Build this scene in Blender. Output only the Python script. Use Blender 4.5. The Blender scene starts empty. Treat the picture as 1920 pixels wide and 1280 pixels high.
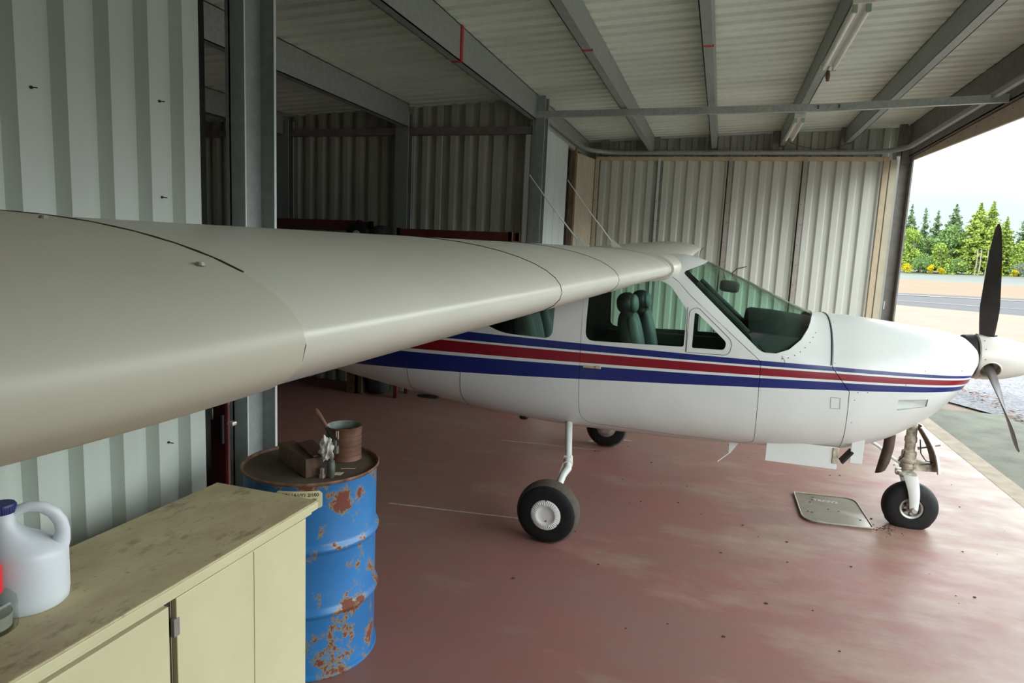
import bpy, bmesh, math, random
from mathutils import Vector, Matrix
from math import sin, cos, pi, radians, sqrt, atan2
S = bpy.context.scene
COL = S.collection
random.seed(4)

# ------------------------------------------------------------------ camera
ROLL, PITCH, YAW = radians(2.6), radians(7.7606), radians(17.222)
fwd = Vector((-sin(YAW) * cos(PITCH), cos(YAW) * cos(PITCH), -sin(PITCH)))
rgt = Vector((cos(YAW), sin(YAW), 0))
upv = rgt.cross(fwd)
cx = rgt * cos(ROLL) + upv * sin(ROLL)
cy = upv * cos(ROLL) - rgt * sin(ROLL)
cam = bpy.data.cameras.new('camera')
camo = bpy.data.objects.new('camera', cam)
COL.objects.link(camo)
m = Matrix((cx, cy, -fwd)).transposed().to_4x4()
m.translation = Vector((0, 0, 1.955))
camo.matrix_world = m
cam.sensor_width = 36
cam.lens = 1230 / 1920 * 36
cam.clip_start = 0.05
cam.clip_end = 2000
S.camera = camo

# ------------------------------------------------------------------ sky, sun, exposure
W = bpy.data.worlds.new('sky')
S.world = W
W.use_nodes = True
nt = W.node_tree
nt.nodes.clear()
wo = nt.nodes.new('ShaderNodeOutputWorld')
bg = nt.nodes.new('ShaderNodeBackground')
tc = nt.nodes.new('ShaderNodeTexCoord')
sx = nt.nodes.new('ShaderNodeSeparateXYZ')
nt.links.new(tc.outputs['Generated'], sx.inputs[0])
nz = nt.nodes.new('ShaderNodeTexNoise')
nz.inputs['Scale'].default_value = 3.0
nz.inputs['Detail'].default_value = 4
nt.links.new(tc.outputs['Generated'], nz.inputs['Vector'])
ad = nt.nodes.new('ShaderNodeMath'); ad.operation = 'MULTIPLY_ADD'
nt.links.new(nz.outputs[0], ad.inputs[0]); ad.inputs[1].default_value = 0.16
nt.links.new(sx.outputs[2], ad.inputs[2])
cr = nt.nodes.new('ShaderNodeValToRGB')
nt.links.new(ad.outputs[0], cr.inputs[0])
e = cr.color_ramp.elements
SKY = 1.0
e[0].position = 0.15; e[0].color = (0.110, 0.139, 0.148, 1)
e[1].position = 0.36; e[1].color = (0.93, 1.0, 1.01, 1)
x_ = e.new(0.20); x_.color = (0.150, 0.16, 0.16, 1)
x_ = e.new(0.26); x_.color = (0.75, 0.8, 0.81, 1)
x_ = e.new(0.50); x_.color = (0.79, 0.86, 0.89, 1)
x_ = e.new(0.80); x_.color = (0.30, 0.31, 0.32, 1)
nt.links.new(cr.outputs[0], bg.inputs[0])
bg.inputs[1].default_value = 7.4
nt.links.new(bg.outputs[0], wo.inputs[0])
sun = bpy.data.lights.new('sun', 'SUN')
sun.energy = 3.0
sun.angle = radians(3)
sun.color = (1, 0.95, 0.85)
suno = bpy.data.objects.new('sun', sun)
COL.objects.link(suno)
sd = Vector((0.50, 0.42, -1.0))
suno.rotation_euler = sd.to_track_quat('-Z', 'Y').to_euler()
S.view_settings.view_transform = 'Standard'
S.view_settings.look = 'None'
S.view_settings.gamma = 1
S.view_settings.use_curve_mapping = False
S.view_settings.exposure = 0.15
S.cycles.use_denoising = True
S.cycles.max_bounces = 10
S.cycles.diffuse_bounces = 6
S.cycles.transparent_max_bounces = 16

# ------------------------------------------------------------------ materials
def newmat(name):
    m = bpy.data.materials.new(name)
    m.use_nodes = True
    n = m.node_tree
    b = n.nodes['Principled BSDF']
    return m, n, b
def nd(n, t, **kw):
    q = n.nodes.new(t)
    for k, v in kw.items(): setattr(q, k, v)
    return q
def lk(n, a, b): n.links.new(a, b)
def objco(n):
    return nd(n, 'ShaderNodeTexCoord').outputs['Object']
def noise(n, scale, detail=4, rough=.55, co=None, stretch=None):
    t = nd(n, 'ShaderNodeTexNoise')
    t.inputs['Scale'].default_value = scale
    t.inputs['Detail'].default_value = detail
    t.inputs['Roughness'].default_value = rough
    co = co or objco(n)
    if stretch:
        mp = nd(n, 'ShaderNodeMapping'); mp.inputs['Scale'].default_value = stretch
        lk(n, co, mp.inputs['Vector']); co = mp.outputs[0]
    lk(n, co, t.inputs['Vector'])
    return t.outputs[0]
def ramp(n, src, stops):
    r = nd(n, 'ShaderNodeValToRGB')
    el = r.color_ramp.elements
    while len(el) < len(stops): el.new(0.5)
    for q, (p, c) in zip(el, stops):
        q.position = p
        q.color = (c, c, c, 1) if isinstance(c, (int, float)) else (*c, 1)
    lk(n, src, r.inputs[0])
    return r.outputs[0]
def mixc(n, f, a, b):
    x = nd(n, 'ShaderNodeMix', data_type='RGBA')
    if isinstance(f, (int, float)): x.inputs[0].default_value = f
    else: lk(n, f, x.inputs[0])
    for i, v in ((6, a), (7, b)):
        if isinstance(v, tuple): x.inputs[i].default_value = (*v, 1)
        else: lk(n, v, x.inputs[i])
    return x.outputs[2]
def bump(n, b, src, dist=.002, st=.5):
    q = nd(n, 'ShaderNodeBump'); q.inputs['Distance'].default_value = dist
    q.inputs['Strength'].default_value = st
    lk(n, src, q.inputs['Height']); lk(n, q.outputs[0], b.inputs['Normal'])
def M(name, c, rough=.5, metal=0, var=.12, scale=8, bmp=0, spec=.5, stretch=None, c2=None, fine=0):
    m, n, b = newmat(name)
    f = noise(n, scale, stretch=stretch)
    f = ramp(n, f, [(.3, 0.0), (.7, 1.0)])
    a = tuple(x * (1 - var) for x in c)
    d = c2 if c2 else tuple(min(1, x * (1 + var)) for x in c)
    col = mixc(n, f, a, d)
    if fine:
        g = noise(n, scale * 14, 2)
        g = ramp(n, g, [(.35, 1 - fine), (.65, 1.0)])
        mx = nd(n, 'ShaderNodeMix', data_type='RGBA', blend_type='MULTIPLY'); mx.inputs[0].default_value = 1
        lk(n, col, mx.inputs[6]); lk(n, g, mx.inputs[7]); col = mx.outputs[2]
    lk(n, col, b.inputs['Base Color'])
    b.inputs['Roughness'].default_value = rough
    b.inputs['Metallic'].default_value = metal
    b.inputs['Specular IOR Level'].default_value = spec
    if bmp: bump(n, b, noise(n, scale * 6, 3), bmp)
    return m

panel_mat = M('painted_panel', (.56, .61, .555), .45, 0, .05, 2.0, spec=.4, stretch=(1, 1, .3))
dark_panel = M('shaded_panel', (.47, .475, .42), .5, .1, .15, 2.0, stretch=(1, 1, .2))  # same sheet as the painted panel, darkened for the dim back bay
door_mat = M('door_sheet', (.58, .585, .52), .42, .05, .06, 3, spec=.5, stretch=(1, 1, .2))
tan_mat = M('tan_steel', (.50, .40, .26), .5, 0, .12, 5)
rib_mat = M('tan_sheet', (.52, .46, .33), .5, 0, .08, 4)
roof_mat = M('roof_sheet', (.80, .87, .76), .5, 0, .12, 1.2, stretch=(.4, 1, 1), fine=.06)
galv = M('galvanised_steel', (.34, .375, .36), .5, .3, .10, 18, fine=.16)
galv_light = M('galvanised_steel_light', (.48, .53, .51), .45, .4, .15, 30, fine=.15)
galv_dark = M('brown_grey_steel', (.21, .195, .18), .6, .15, .2, 10)
edge_mat = M('pale_metal_and_lit_edge', (.62, .66, .64), .4, .2, .05, 20)  # pale metal, also the painted-in light on column edges
red_mark = M('red_marking_paint', (.42, .03, .04), .6, 0, .1, 30)
white_paint = M('white_enamel', (.72, .74, .70), .35, 0, .04, 8)
tube_mat = M('frosted_tube', (.82, .83, .78), .25, 0, .02, 8)
wood = M('timber', (.20, .13, .08), .75, 0, .3, 8, .002, stretch=(3, 3, .6))
board_mat = M('weathered_board', (.55, .45, .34), .6, 0, .1, 6)
black_rub = M('rubber', (.010, .010, .010), .62, 0, .3, 20, spec=.3)
tread_mat = M('dusty_tread', (.075, .06, .048), .85, 0, .2, 30)
wing_mat = M('dusty_wing_paint', (.56, .55, .465), .30, 0, .06, 3, spec=.6)
cap_mat = M('yellowed_wingtip', (.52, .50, .39), .42, 0, .05, 3, spec=.45)
gear_white = M('gear_paint', (.68, .70, .66), .35, 0, .06, 10)
gear_dirty = M('grimy_gear_casting', (.42, .35, .25), .55, .1, .5, 30, .0006, c2=(.62, .56, .44))
dark_line = M('seam_dark', (.03, .025, .02), .8, 0, .1, 10)
black_mat = M('matt_black', (.012, .012, .012), .6, 0, .2, 10)
exhaust = M('burnt_exhaust', (.075, .05, .04), .55, .4, .3, 14)
prop_mat = M('prop_paint', (.045, .036, .032), .42, 0, .25, 14)
spin_mat = M('spinner_paint', (.66, .62, .56), .28, 0, .05, 5)
int_dark = M('cabin_trim', (.028, .032, .03), .8, 0, .2, 8)
seat_mat = M('seat_leather', (.022, .026, .026), .5, 0, .2, 10)
seat_side = M('seat_side_panel', (.105, .13, .125), .55, 0, .1, 10)
alu = M('worn_aluminium', (.45, .43, .40), .4, .6, .3, 20)
hub_white = M('hubcap_paint', (.70, .70, .67), .4, 0, .05, 20)
blue_cap = M('blue_plastic', (.02, .03, .16), .4, 0, .05, 20)
red_plastic = M('red_plastic', (.65, .015, .02), .4, 0, .05, 20)
red_steel = M('dark_red_steel', (.10, .018, .016), .5, 0, .25, 8)
rust_mat = M('rusty_tin', (.13, .06, .035), .6, .2, .35, 18, .001)
white_rag = M('crumpled_rag', (.55, .53, .50), .85, 0, .2, 40, .002)
gun_mat = M('grimy_grey_metal', (.12, .125, .11), .5, .4, .3, 25)
ink = M('black_ink', (.02, .02, .02), .7, 0, .1, 10)
brown_wood = M('block_wood', (.085, .045, .025), .75, 0, .4, 12, .002, stretch=(1, 6, 1))
label_mat = M('cream_label', (.60, .55, .33), .5, 0, .06, 12)
paper_mat = M('paper_scrap', (.50, .45, .36), .8, 0, .1, 12)

# white airframe paint with the stripes that run along the fuselage
def frame_paint(name):
    m, n, b = newmat(name)
    co = objco(n)
    sp = nd(n, 'ShaderNodeSeparateXYZ'); lk(n, co, sp.inputs[0])
    X, Y, Z = sp.outputs
    def line(z0, x0, z1, x1):
        k = (z1 - z0) / (x1 - x0)
        q = nd(n, 'ShaderNodeMath', operation='MULTIPLY_ADD')
        lk(n, X, q.inputs[0]); q.inputs[1].default_value = -k; q.inputs[2].default_value = -(z0 - k * x0)
        r = nd(n, 'ShaderNodeMath', operation='ADD')
        lk(n, Z, r.inputs[0]); lk(n, q.outputs[0], r.inputs[1])
        g = nd(n, 'ShaderNodeMath', operation='GREATER_THAN'); lk(n, r.outputs[0], g.inputs[0]); g.inputs[1].default_value = 0
        return g.outputs[0]
    def band(lo, hi):
        a, c = line(*lo), line(*hi)
        s = nd(n, 'ShaderNodeMath', operation='SUBTRACT'); lk(n, a, s.inputs[0]); lk(n, c, s.inputs[1])
        return s.outputs[0]
    white = mixc(n, ramp(n, noise(n, 1.8, co=co), [(.35, 0.), (.65, 1.)]), (.67, .69, .66), (.73, .75, .72))
    blue, red = (.012, .022, .15), (.23, .008, .018)
    c = mixc(n, band((STR[1][0], -.97, STR[1][1], 1.62), (STR[0][0], -.97, STR[0][1], 1.62)), white, blue)
    c = mixc(n, band((STR[3][0], -.97, STR[3][1], 1.62), (STR[2][0], -.97, STR[2][1], 1.62)), c, red)
    c = mixc(n, band((STR[5][0], -.97, STR[5][1], 1.62), (STR[4][0], -.97, STR[4][1], 1.62)), c, blue)
    lk(n, c, b.inputs['Base Color'])
    b.inputs['Roughness'].default_value = .33
    b.inputs['Coat Weight'].default_value = .15
    return m
STR = [(1.299, 1.266), (1.244, 1.249), (1.228, 1.236), (1.153, 1.203), (1.130, 1.190), (1.025, 1.160)]
skin = frame_paint('airframe_paint')

def glassmat(name, tint, refl=.12, rough=.02):
    m, n, b = newmat(name)
    n.nodes.remove(b)
    out = n.nodes['Material Output']
    tr = nd(n, 'ShaderNodeBsdfTransparent'); tr.inputs[0].default_value = (*tint, 1)
    gl = nd(n, 'ShaderNodeBsdfGlossy'); gl.inputs['Roughness'].default_value = rough
    fr = nd(n, 'ShaderNodeFresnel')
    ge = nd(n, 'ShaderNodeNewGeometry')
    io = nd(n, 'ShaderNodeMath', operation='MULTIPLY_ADD'); lk(n, ge.outputs['Backfacing'], io.inputs[0])
    io.inputs[1].default_value = 1 / 1.4 - 1.4; io.inputs[2].default_value = 1.4
    lk(n, io.outputs[0], fr.inputs[0])
    mx = nd(n, 'ShaderNodeMixShader')
    lk(n, fr.outputs[0], mx.inputs[0]); lk(n, tr.outputs[0], mx.inputs[1]); lk(n, gl.outputs[0], mx.inputs[2])
    lk(n, mx.outputs[0], out.inputs[0])
    return m
glass = glassmat('tinted_acrylic', (.84, .955, .905))
clear = glassmat('clear_plastic', (.85, .88, .85), rough=.1)

# ------------------------------------------------------------------ object helpers
def link(o, parent=None):
    COL.objects.link(o)
    if parent is not None: o.parent = parent
    return o
def tag(o, label=None, cat=None, group=None, kind=None):
    if label: o['label'] = label
    if cat: o['category'] = cat
    if group: o['group'] = group
    if kind: o['kind'] = kind
    return o
def thing(name, loc, label, cat, group=None, kind=None):
    o = bpy.data.objects.new(name, None)
    o.empty_display_size = .1
    o.location = loc
    link(o)
    return tag(o, label, cat, group, kind)
def rootloc(p):
    v = Vector((0, 0, 0))
    while p is not None:
        v += p.location; p = p.parent
    return v
def setsmooth(me, ang=35):
    for p in me.polygons: p.use_smooth = True
    me.set_sharp_from_angle(angle=radians(ang))
def mk(name, bm, mats, parent=None, smooth=None, loc=None):
    """bm in world coordinates; the object origin goes to loc (or its parent's)"""
    off = rootloc(parent)
    l = Vector(loc) if loc is not None else None
    if parent is None and l is not None: off = l
    bmesh.ops.translate(bm, verts=bm.verts, vec=-off)
    bmesh.ops.recalc_face_normals(bm, faces=bm.faces)
    me = bpy.data.meshes.new(name)
    bm.to_mesh(me); bm.free()
    if not isinstance(mats, (list, tuple)): mats = [mats]
    for q in mats: me.materials.append(q)
    if smooth: setsmooth(me, smooth)
    o = bpy.data.objects.new(name, me)
    if parent is None and l is not None: o.location = l
    return link(o, parent)
def split(o):
    """one object per separate piece"""
    bm = bmesh.new(); bm.from_mesh(o.data)
    seen = set(); groups = []
    for v in bm.verts:
        if v.index in seen: continue
        st = [v]; seen.add(v.index); g = []
        while st:
            q = st.pop(); g.append(q.index)
            for e_ in q.link_edges:
                w = e_.other_vert(q)
                if w.index not in seen: seen.add(w.index); st.append(w)
        groups.append(set(g))
    bm.free()
    if len(groups) < 2: return [o]
    out = []
    for g in groups:
        bm = bmesh.new(); bm.from_mesh(o.data)
        bmesh.ops.delete(bm, geom=[v for v in bm.verts if v.index not in g], context='VERTS')
        c = o.copy(); c.data = o.data.copy(); bm.to_mesh(c.data); bm.free(); COL.objects.link(c); out.append(c)
    bpy.data.objects.remove(o, do_unlink=True)
    return out
def B(): return bmesh.new()
def quad(bm, ps, mi=0):
    f = bm.faces.new([bm.verts.new(p) for p in ps]); f.material_index = mi; return f
def box(bm, a, b, mi=0, bev=0, rot=None):
    c = [(a[i] + b[i]) / 2 for i in range(3)]
    d = [abs(b[i] - a[i]) for i in range(3)]
    mt = Matrix.Translation(c) @ (rot if rot else Matrix.Identity(4)) @ Matrix.Diagonal((*d, 1))
    r = bmesh.ops.create_cube(bm, size=1, matrix=mt)
    fs = set(f for v in r['verts'] for f in v.link_faces)
    for f in fs: f.material_index = mi
    if bev:
        es = list(set(q for v in r['verts'] for q in v.link_edges))
        bmesh.ops.bevel(bm, geom=es, offset=bev, segments=2, affect='EDGES', profile=.5)
def frames(pts):
    pts = [Vector(p) for p in pts]
    out = []; ref = None
    for i, p in enumerate(pts):
        t = (pts[min(i + 1, len(pts) - 1)] - pts[max(i - 1, 0)]).normalized()
        if ref is None:
            ref = Vector((0, 0, 1)) if abs(t.z) < .9 else Vector((1, 0, 0))
        s = t.cross(ref).normalized(); u = s.cross(t).normalized(); ref = u
        out.append((p, s, u))
    return out
def tube(bm, pts, r, n=10, mi=0, caps=True, flat=1.0):
    rings = []
    for i, (p, s, u) in enumerate(frames(pts)):
        rr = r[i] if isinstance(r, (list, tuple)) else r
        rings.append([bm.verts.new(p + s * (rr * cos(2 * pi * k / n)) + u * (rr * flat * sin(2 * pi * k / n))) for k in range(n)])
    for a, b in zip(rings, rings[1:]):
        for k in range(n):
            f = bm.faces.new((a[k], a[(k + 1) % n], b[(k + 1) % n], b[k])); f.material_index = mi
    if caps:
        for q in (rings[0][::-1], rings[-1]):
            f = bm.faces.new(q); f.material_index = mi
def lathe(bm, prof, axis='z', c=(0, 0, 0), n=48, mi=0, close=False, mif=None):
    """prof: (radius, height) pairs along the axis"""
    rings = []
    c = Vector(c)
    for r, h in prof:
        ring = []
        for k in range(n):
            a = 2 * pi * k / n
            if axis == 'z': v = Vector((r * cos(a), r * sin(a), h))
            elif axis == 'y': v = Vector((r * cos(a), h, r * sin(a)))
            else: v = Vector((h, r * cos(a), r * sin(a)))
            ring.append(v + c)
        if r < 1e-6: rings.append([bm.verts.new(ring[0])])
        else: rings.append([bm.verts.new(v) for v in ring])
    pr = list(zip(rings, rings[1:]))
    if close: pr.append((rings[-1], rings[0]))
    for j, (a, b) in enumerate(pr):
        for k in range(n):
            k2 = (k + 1) % n
            if len(a) == 1 and len(b) == 1: continue
            if len(a) == 1: f = bm.faces.new((a[0], b[k2], b[k]))
            elif len(b) == 1: f = bm.faces.new((a[k], a[k2], b[0]))
            else: f = bm.faces.new((a[k], a[k2], b[k2], b[k]))
            f.material_index = mif(j) if mif else mi
def prism(bm, poly, ax, lo, hi, mi=0):
    """poly of 2-D points extruded along axis ax from lo to hi"""
    def P(p, h):
        if ax == 'y': return Vector((p[0], h, p[1]))
        if ax == 'x': return Vector((h, p[0], p[1]))
        return Vector((p[0], p[1], h))
    a = [bm.verts.new(P(p, lo)) for p in poly]; b = [bm.verts.new(P(p, hi)) for p in poly]
    fs = [bm.faces.new(a), bm.faces.new(b[::-1])]
    n = len(poly)
    for k in range(n): fs.append(bm.faces.new((a[k], b[k], b[(k + 1) % n], a[(k + 1) % n])))
    for f in fs: f.material_index = mi
    bmesh.ops.recalc_face_normals(bm, faces=fs)
def rounded(poly, rad, seg=5):
    """round the corners of a polygon; rad one number or one per corner"""
    out = []
    n = len(poly)
    for i in range(n):
        p0, p, p1 = Vector(poly[i - 1]), Vector(poly[i]), Vector(poly[(i + 1) % n])
        r = rad[i] if isinstance(rad, (list, tuple)) else rad
        if r <= 0: out.append(tuple(p)); continue
        a, b = (p0 - p), (p1 - p)
        d = min(r, a.length * .45, b.length * .45)
        A, Bp = p + a.normalized() * d, p + b.normalized() * d
        for k in range(seg + 1):
            t = k / seg
            out.append(tuple(A * (1 - t) ** 2 + p * 2 * t * (1 - t) + Bp * t * t))
    return out
def boolean(o, cutter, op):
    md = o.modifiers.new('b', 'BOOLEAN'); md.operation = op; md.object = cutter; md.solver = 'EXACT'
    dg = bpy.context.evaluated_depsgraph_get(); dg.update()
    me = bpy.data.meshes.new_from_object(o.evaluated_get(dg))
    o.modifiers.clear()
    o.data = me
def drop(o): bpy.data.objects.remove(o, do_unlink=True)
def copytree(o, parent=None, dloc=None, mesh_copy=False):
    c = o.copy(); COL.objects.link(c)
    if parent is not None: c.parent = parent
    if dloc is not None: c.location = Vector(dloc)
    for ch in list(o.children): copytree(ch, c)
    return c

# ------------------------------------------------------------------ setting: hangar shell
XF, YW, XC = 2.5, 11.32, -2.3
ROOF = lambda x: 3.97 + .043 * x
fm, fn, fb = newmat('painted_floor')
co = objco(fn)
n1 = noise(fn, .55, 5, .6, co); n2 = noise(fn, 2.2, 6, .65, co, (1, 1.9, 1)); n3 = noise(fn, 9, 5, .7, co)
c0 = mixc(fn, ramp(fn, n1, [(.36, 0.), (.62, 1.)]), (.245, .104, .086), (.22, .132, .105))
c0 = mixc(fn, ramp(fn, n2, [(.50, 0.), (.70, .55)]), c0, (.275, .110, .093))
# worn, ochre scuffs along the middle and towards the door
scf = noise(fn, 1.1, 6, .7, co, (.8, 1.5, 1))
fx = nd(fn, 'ShaderNodeSeparateXYZ'); lk(fn, co, fx.inputs[0])
wr_ = nd(fn, 'ShaderNodeMapRange'); lk(fn, fx.outputs[0], wr_.inputs[0])
wr_.inputs[1].default_value = -1.0; wr_.inputs[2].default_value = 2.6; wr_.inputs[3].default_value = -.05; wr_.inputs[4].default_value = .16
sc_ = nd(fn, 'ShaderNodeMath', operation='ADD'); lk(fn, scf, sc_.inputs[0]); lk(fn, wr_.outputs[0], sc_.inputs[1])
c0 = mixc(fn, ramp(fn, sc_.outputs[0], [(.52, 0.), (.74, .6)]), c0, (.36, .30, .215))
c0 = mixc(fn, ramp(fn, n3, [(.66, 0.), (.74, .5)]), c0, (.17, .10, .085))
lk(fn, c0, fb.inputs['Base Color'])
lk(fn, ramp(fn, n2, [(.3, .40), (.7, .58)]), fb.inputs['Roughness'])
fb.inputs['Specular IOR Level'].default_value = .4
bump(fn, fb, n3, .001, .3)
bm = B(); box(bm, (-9, -4, -.15), (2.62, 12, 0))
floor = tag(mk('floor', bm, fm), 'red-brown painted concrete hangar floor with ochre scuffs', 'floor', kind='structure')
line_mat = M('scratched_line_paint', (.42, .32, .29), .7, 0, .3, 30)
for (a, b, w) in (((-2.28, 4.35), (-1.25, 4.475), .016), ((-2.04, 6.35), (-1.05, 6.455), .012), ((-1.0, 6.93), (-.76, 6.95), .03), ((-1.17, 6.72), (-1.07, 6.95), .035)):
    A, C_ = Vector((*a, .0)), Vector((*b, .0)); d = (C_ - A).normalized(); s = Vector((-d.y, d.x, 0)) * w / 2
    bm = B()
    v = [A - s, C_ - s, C_ + s, A + s]
    lo = [bm.verts.new(q) for q in v]; hi = [bm.verts.new(q + Vector((0, 0, .0015))) for q in v]
    bm.faces.new(hi); bm.faces.new(lo[::-1])
    for k in range(4): bm.faces.new((lo[k], lo[(k + 1) % 4], hi[(k + 1) % 4], hi[k]))
    mk('painted_line', bm, line_mat, floor)
# pale bare-concrete lip of the slab
lip = M('bare_concrete', (.30, .25, .18), .8, 0, .2, 6, .003)
bm = B(); box(bm, (2.62, -4, -.15), (2.84, 12, -.002), 0, .012)
tag(mk('trim_1', bm, lip), 'pale bare concrete lip along the open edge of the floor', 'floor edge', kind='structure')

def corrugated(bm, p0, p1, zb, zt, pitch=.193, depth=.045, out=(1, 0), fl=.078, sl=.020, mi=0, z2=None, th=.0015):
    """trapezoid sheet from p0 to p1, ribs standing towards out"""
    p0, p1 = Vector(p0), Vector(p1); L = (p1 - p0).length; d = (p1 - p0) / L; o = Vector(out)
    pts = []; s = 0
    seq = [(0, 0), (fl, 0), (fl + sl, 1), (fl + sl + (pitch - fl - 2 * sl), 1), (pitch, 0)]
    k = 0
    while k * pitch < L:
        for a, b in seq[:-1]:
            q = k * pitch + a
            if q <= L: pts.append((q, b))
        k += 1
    pts.append((L, pts[-1][1]))
    va = []; vb = []
    for q, b in pts:
        p = p0 + d * q - o * (depth * b)
        zt_ = zt if z2 is None else zt + (z2 - zt) * q / L
        va.append(bm.verts.new((p.x, p.y, zb))); vb.append(bm.verts.new((p.x, p.y, zt_)))
    for i in range(len(pts) - 1):
        f = bm.faces.new((va[i], va[i + 1], vb[i + 1], vb[i])); f.material_index = mi
def screws(bm, pts, r=.006, d=(1, 0, 0), mi=0):
    for p in pts:
        p = Vector(p); d_ = Vector(d)
        tube(bm, [p, p + d_ * .006], r, 6, mi)

# left partition wall next to the camera
bm = B(); corrugated(bm, (-2.45, -4), (-2.45, 2.66), 0, ROOF(-2.45) - .02, out=(1, 0), fl=.072, sl=.026, depth=.052)
bm.normal_update()
wl = mk('wall_left', bm, panel_mat); wl.modifiers.new('t', 'SOLIDIFY').thickness = .002
tag(wl, 'pale ribbed steel partition wall behind the cream cabinet', 'wall', kind='structure')
bm = B()
for y, z in ((1.84, 2.47), (2.42, 2.55), (2.42, 2.13), (1.08, 2.40), (1.45, .98), (2.42, .98), (1.26, .98)):
    screws(bm, [(-2.449, y, z)], .006); tube(bm, [(-2.449, y, z), (-2.42, y + .003, z - .002)], .0025, 5)
mk('screw', bm, dark_line, wl)

# dark partition at the back, in the tail bay
bm = B(); corrugated(bm, (-8.9, 8.18), (-2.42, 8.18), 0, ROOF(-8.9) + .02, out=(0, -1), z2=ROOF(-2.42), pitch=.2, depth=.075, fl=.072, sl=.03)
wb = mk('wall_back', bm, dark_panel); wb.modifiers.new('t', 'SOLIDIFY').thickness = .002
tag(wb, 'dark ribbed metal partition across the back bay', 'wall', kind='structure')
bm = B(); corrugated(bm, (-8.9, -4), (-8.9, 8.18), 0, ROOF(-8.9), out=(1, 0))
tag(mk('wall_rear', bm, dark_panel), 'ribbed metal wall closing the back bay', 'wall', kind='structure')
bm = B(); corrugated(bm, (-8.9, -4), (2.5, -4), 0, ROOF(-8.9), out=(0, 1), z2=ROOF(2.5))  # unseen wall, added so no light enters from the near side
tag(mk('added_wall_near', bm, dark_panel), 'ribbed metal wall closing the near side of the hangar', 'wall', kind='structure')
# side wall behind the hangar doors
bm = B(); corrugated(bm, (-3.6, YW + .14), (2.56, YW + .14), 0, ROOF(-3.6), out=(0, -1), z2=ROOF(2.56), pitch=.2)
wr = mk('wall_right', bm, dark_panel); wr.modifiers.new('t', 'SOLIDIFY').thickness = .002
tag(wr, 'ribbed metal side wall showing above the folded hangar doors', 'wall', kind='structure')
# blue-white panel wall between the second column and the door opening
bm = B(); corrugated(bm, (XC + .02, 8.3), (XC + .02, 9.78), 0, 3.55, out=(1, 0), pitch=.37, fl=.3, sl=.01, depth=.02)
wi = mk('wall_inner', bm, M('bluish_white_panel', (.62, .68, .66), .4, 0, .04, 2)); wi.modifiers.new('t', 'SOLIDIFY').thickness = .002
tag(wi, 'smooth bluish white wall panel beside the far steel column', 'wall', kind='structure')
bm = B(); corrugated(bm, (-3.6, 8.2), (-3.6, 11.46), 0, ROOF(-3.6), out=(1, 0))
tag(mk('wall_far', bm, dark_panel), 'dark wall of the bay behind the door opening', 'wall', kind='structure')

bm = B(); corrugated(bm, (2.52, .2), (2.52, -4), 0, ROOF(2.5), out=(-1, 0), pitch=.2)  # unseen wall, added to block light through the near part of the opening
tag(mk('added_wall_front', bm, panel_mat), 'ribbed wall closing the near part of the hangar front', 'wall', kind='structure')

# roof sheet: ribs run front to back
def roof():
    bm = B(); pitch = .2; y = -4.0
    rows = []
    while y < YW + .16:
        for a, h in ((0, 0), (.11, 0), (.125, .03), (.145, .03), (.185, .03)):
            rows.append((y + a, h))
        y += pitch
    va = [[bm.verts.new((x, yy, ROOF(x) + h)) for x in (-9, -5.9, -2.3, 0, 2.95)] for yy, h in rows]
    for a, b in zip(va, va[1:]):
        for i in range(4): bm.faces.new((a[i], a[i + 1], b[i + 1], b[i]))
    o = mk('ceiling', bm, roof_mat); o.modifiers.new('t', 'SOLIDIFY').thickness = .002
    return tag(o, 'pale ribbed metal roof sheeting seen from below', 'ceiling', kind='structure')
roof()

# roof purlins: folded channels running away from the camera
def channel(bm, x, y0, y1, zb, zt, w, side, t=.008, lipn=.02, mi=0):
    """C-section along Y; web at x, flanges towards side"""
    xs = (x, x + side * t)
    box(bm, (min(xs), y0, zb), (max(xs), y1, zt), mi)
    xe = x + side * w
    for z in (zb, zt - t):
        box(bm, (min(x, xe), y0, z), (max(x, xe), y1, z + t), mi)
    xl = (xe, xe - side * t)
    box(bm, (min(xl), y0, zb), (max(xl), y1, zb + lipn), mi)
PN = [(-5.93, 7.98, -1, 'galvanised roof purlin farthest left, ending on the hidden back column', .06),
      (-4.02, 8.0, -1, 'galvanised roof purlin ending on the column of the dark back wall', .06),
      (-2.30, YW - .02, -1, 'wide galvanised roof purlin with a tall red paint stripe, resting on the far column', .06),
      (-1.195, YW - .02, -1, 'galvanised roof purlin with a small red mark, first to the right of the far column', 0),
      (-.215, YW - .02, -1, 'galvanised roof purlin with a small red mark, second to the right of the far column', 0),
      (.715, YW - .02, 1, 'roof purlin carrying the two fluorescent lights', 0),
      (1.63, YW - .02, 1, 'roof purlin between the fluorescent lights and the door header', 0)]
for x, y1, side, lab, dz in PN:
    bm = B()
    zt = ROOF(x) - .002; zb = zt - .235 - dz
    channel(bm, x, -4, y1, zb, zt, .085, side)
    p = mk('roof_purlin', bm, galv, loc=(x, 0, zt)); tag(p, lab, 'roof beam', 'galvanised purlins under the roof sheets')
    if x in (-2.30, -1.195, -.215):
        yy = {-2.30: 5.52, -1.195: 5.74, -.215: 5.92}[x]
        bm = B()
        if x == -2.30: box(bm, (x + .0001, yy, zb), (x + .011, yy + .045, zt))
        box(bm, (x - .085, yy, zb - .0015), (x + .009, yy + .05, zb + .006))
        mk('red_paint_mark', bm, red_mark, p)
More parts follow.
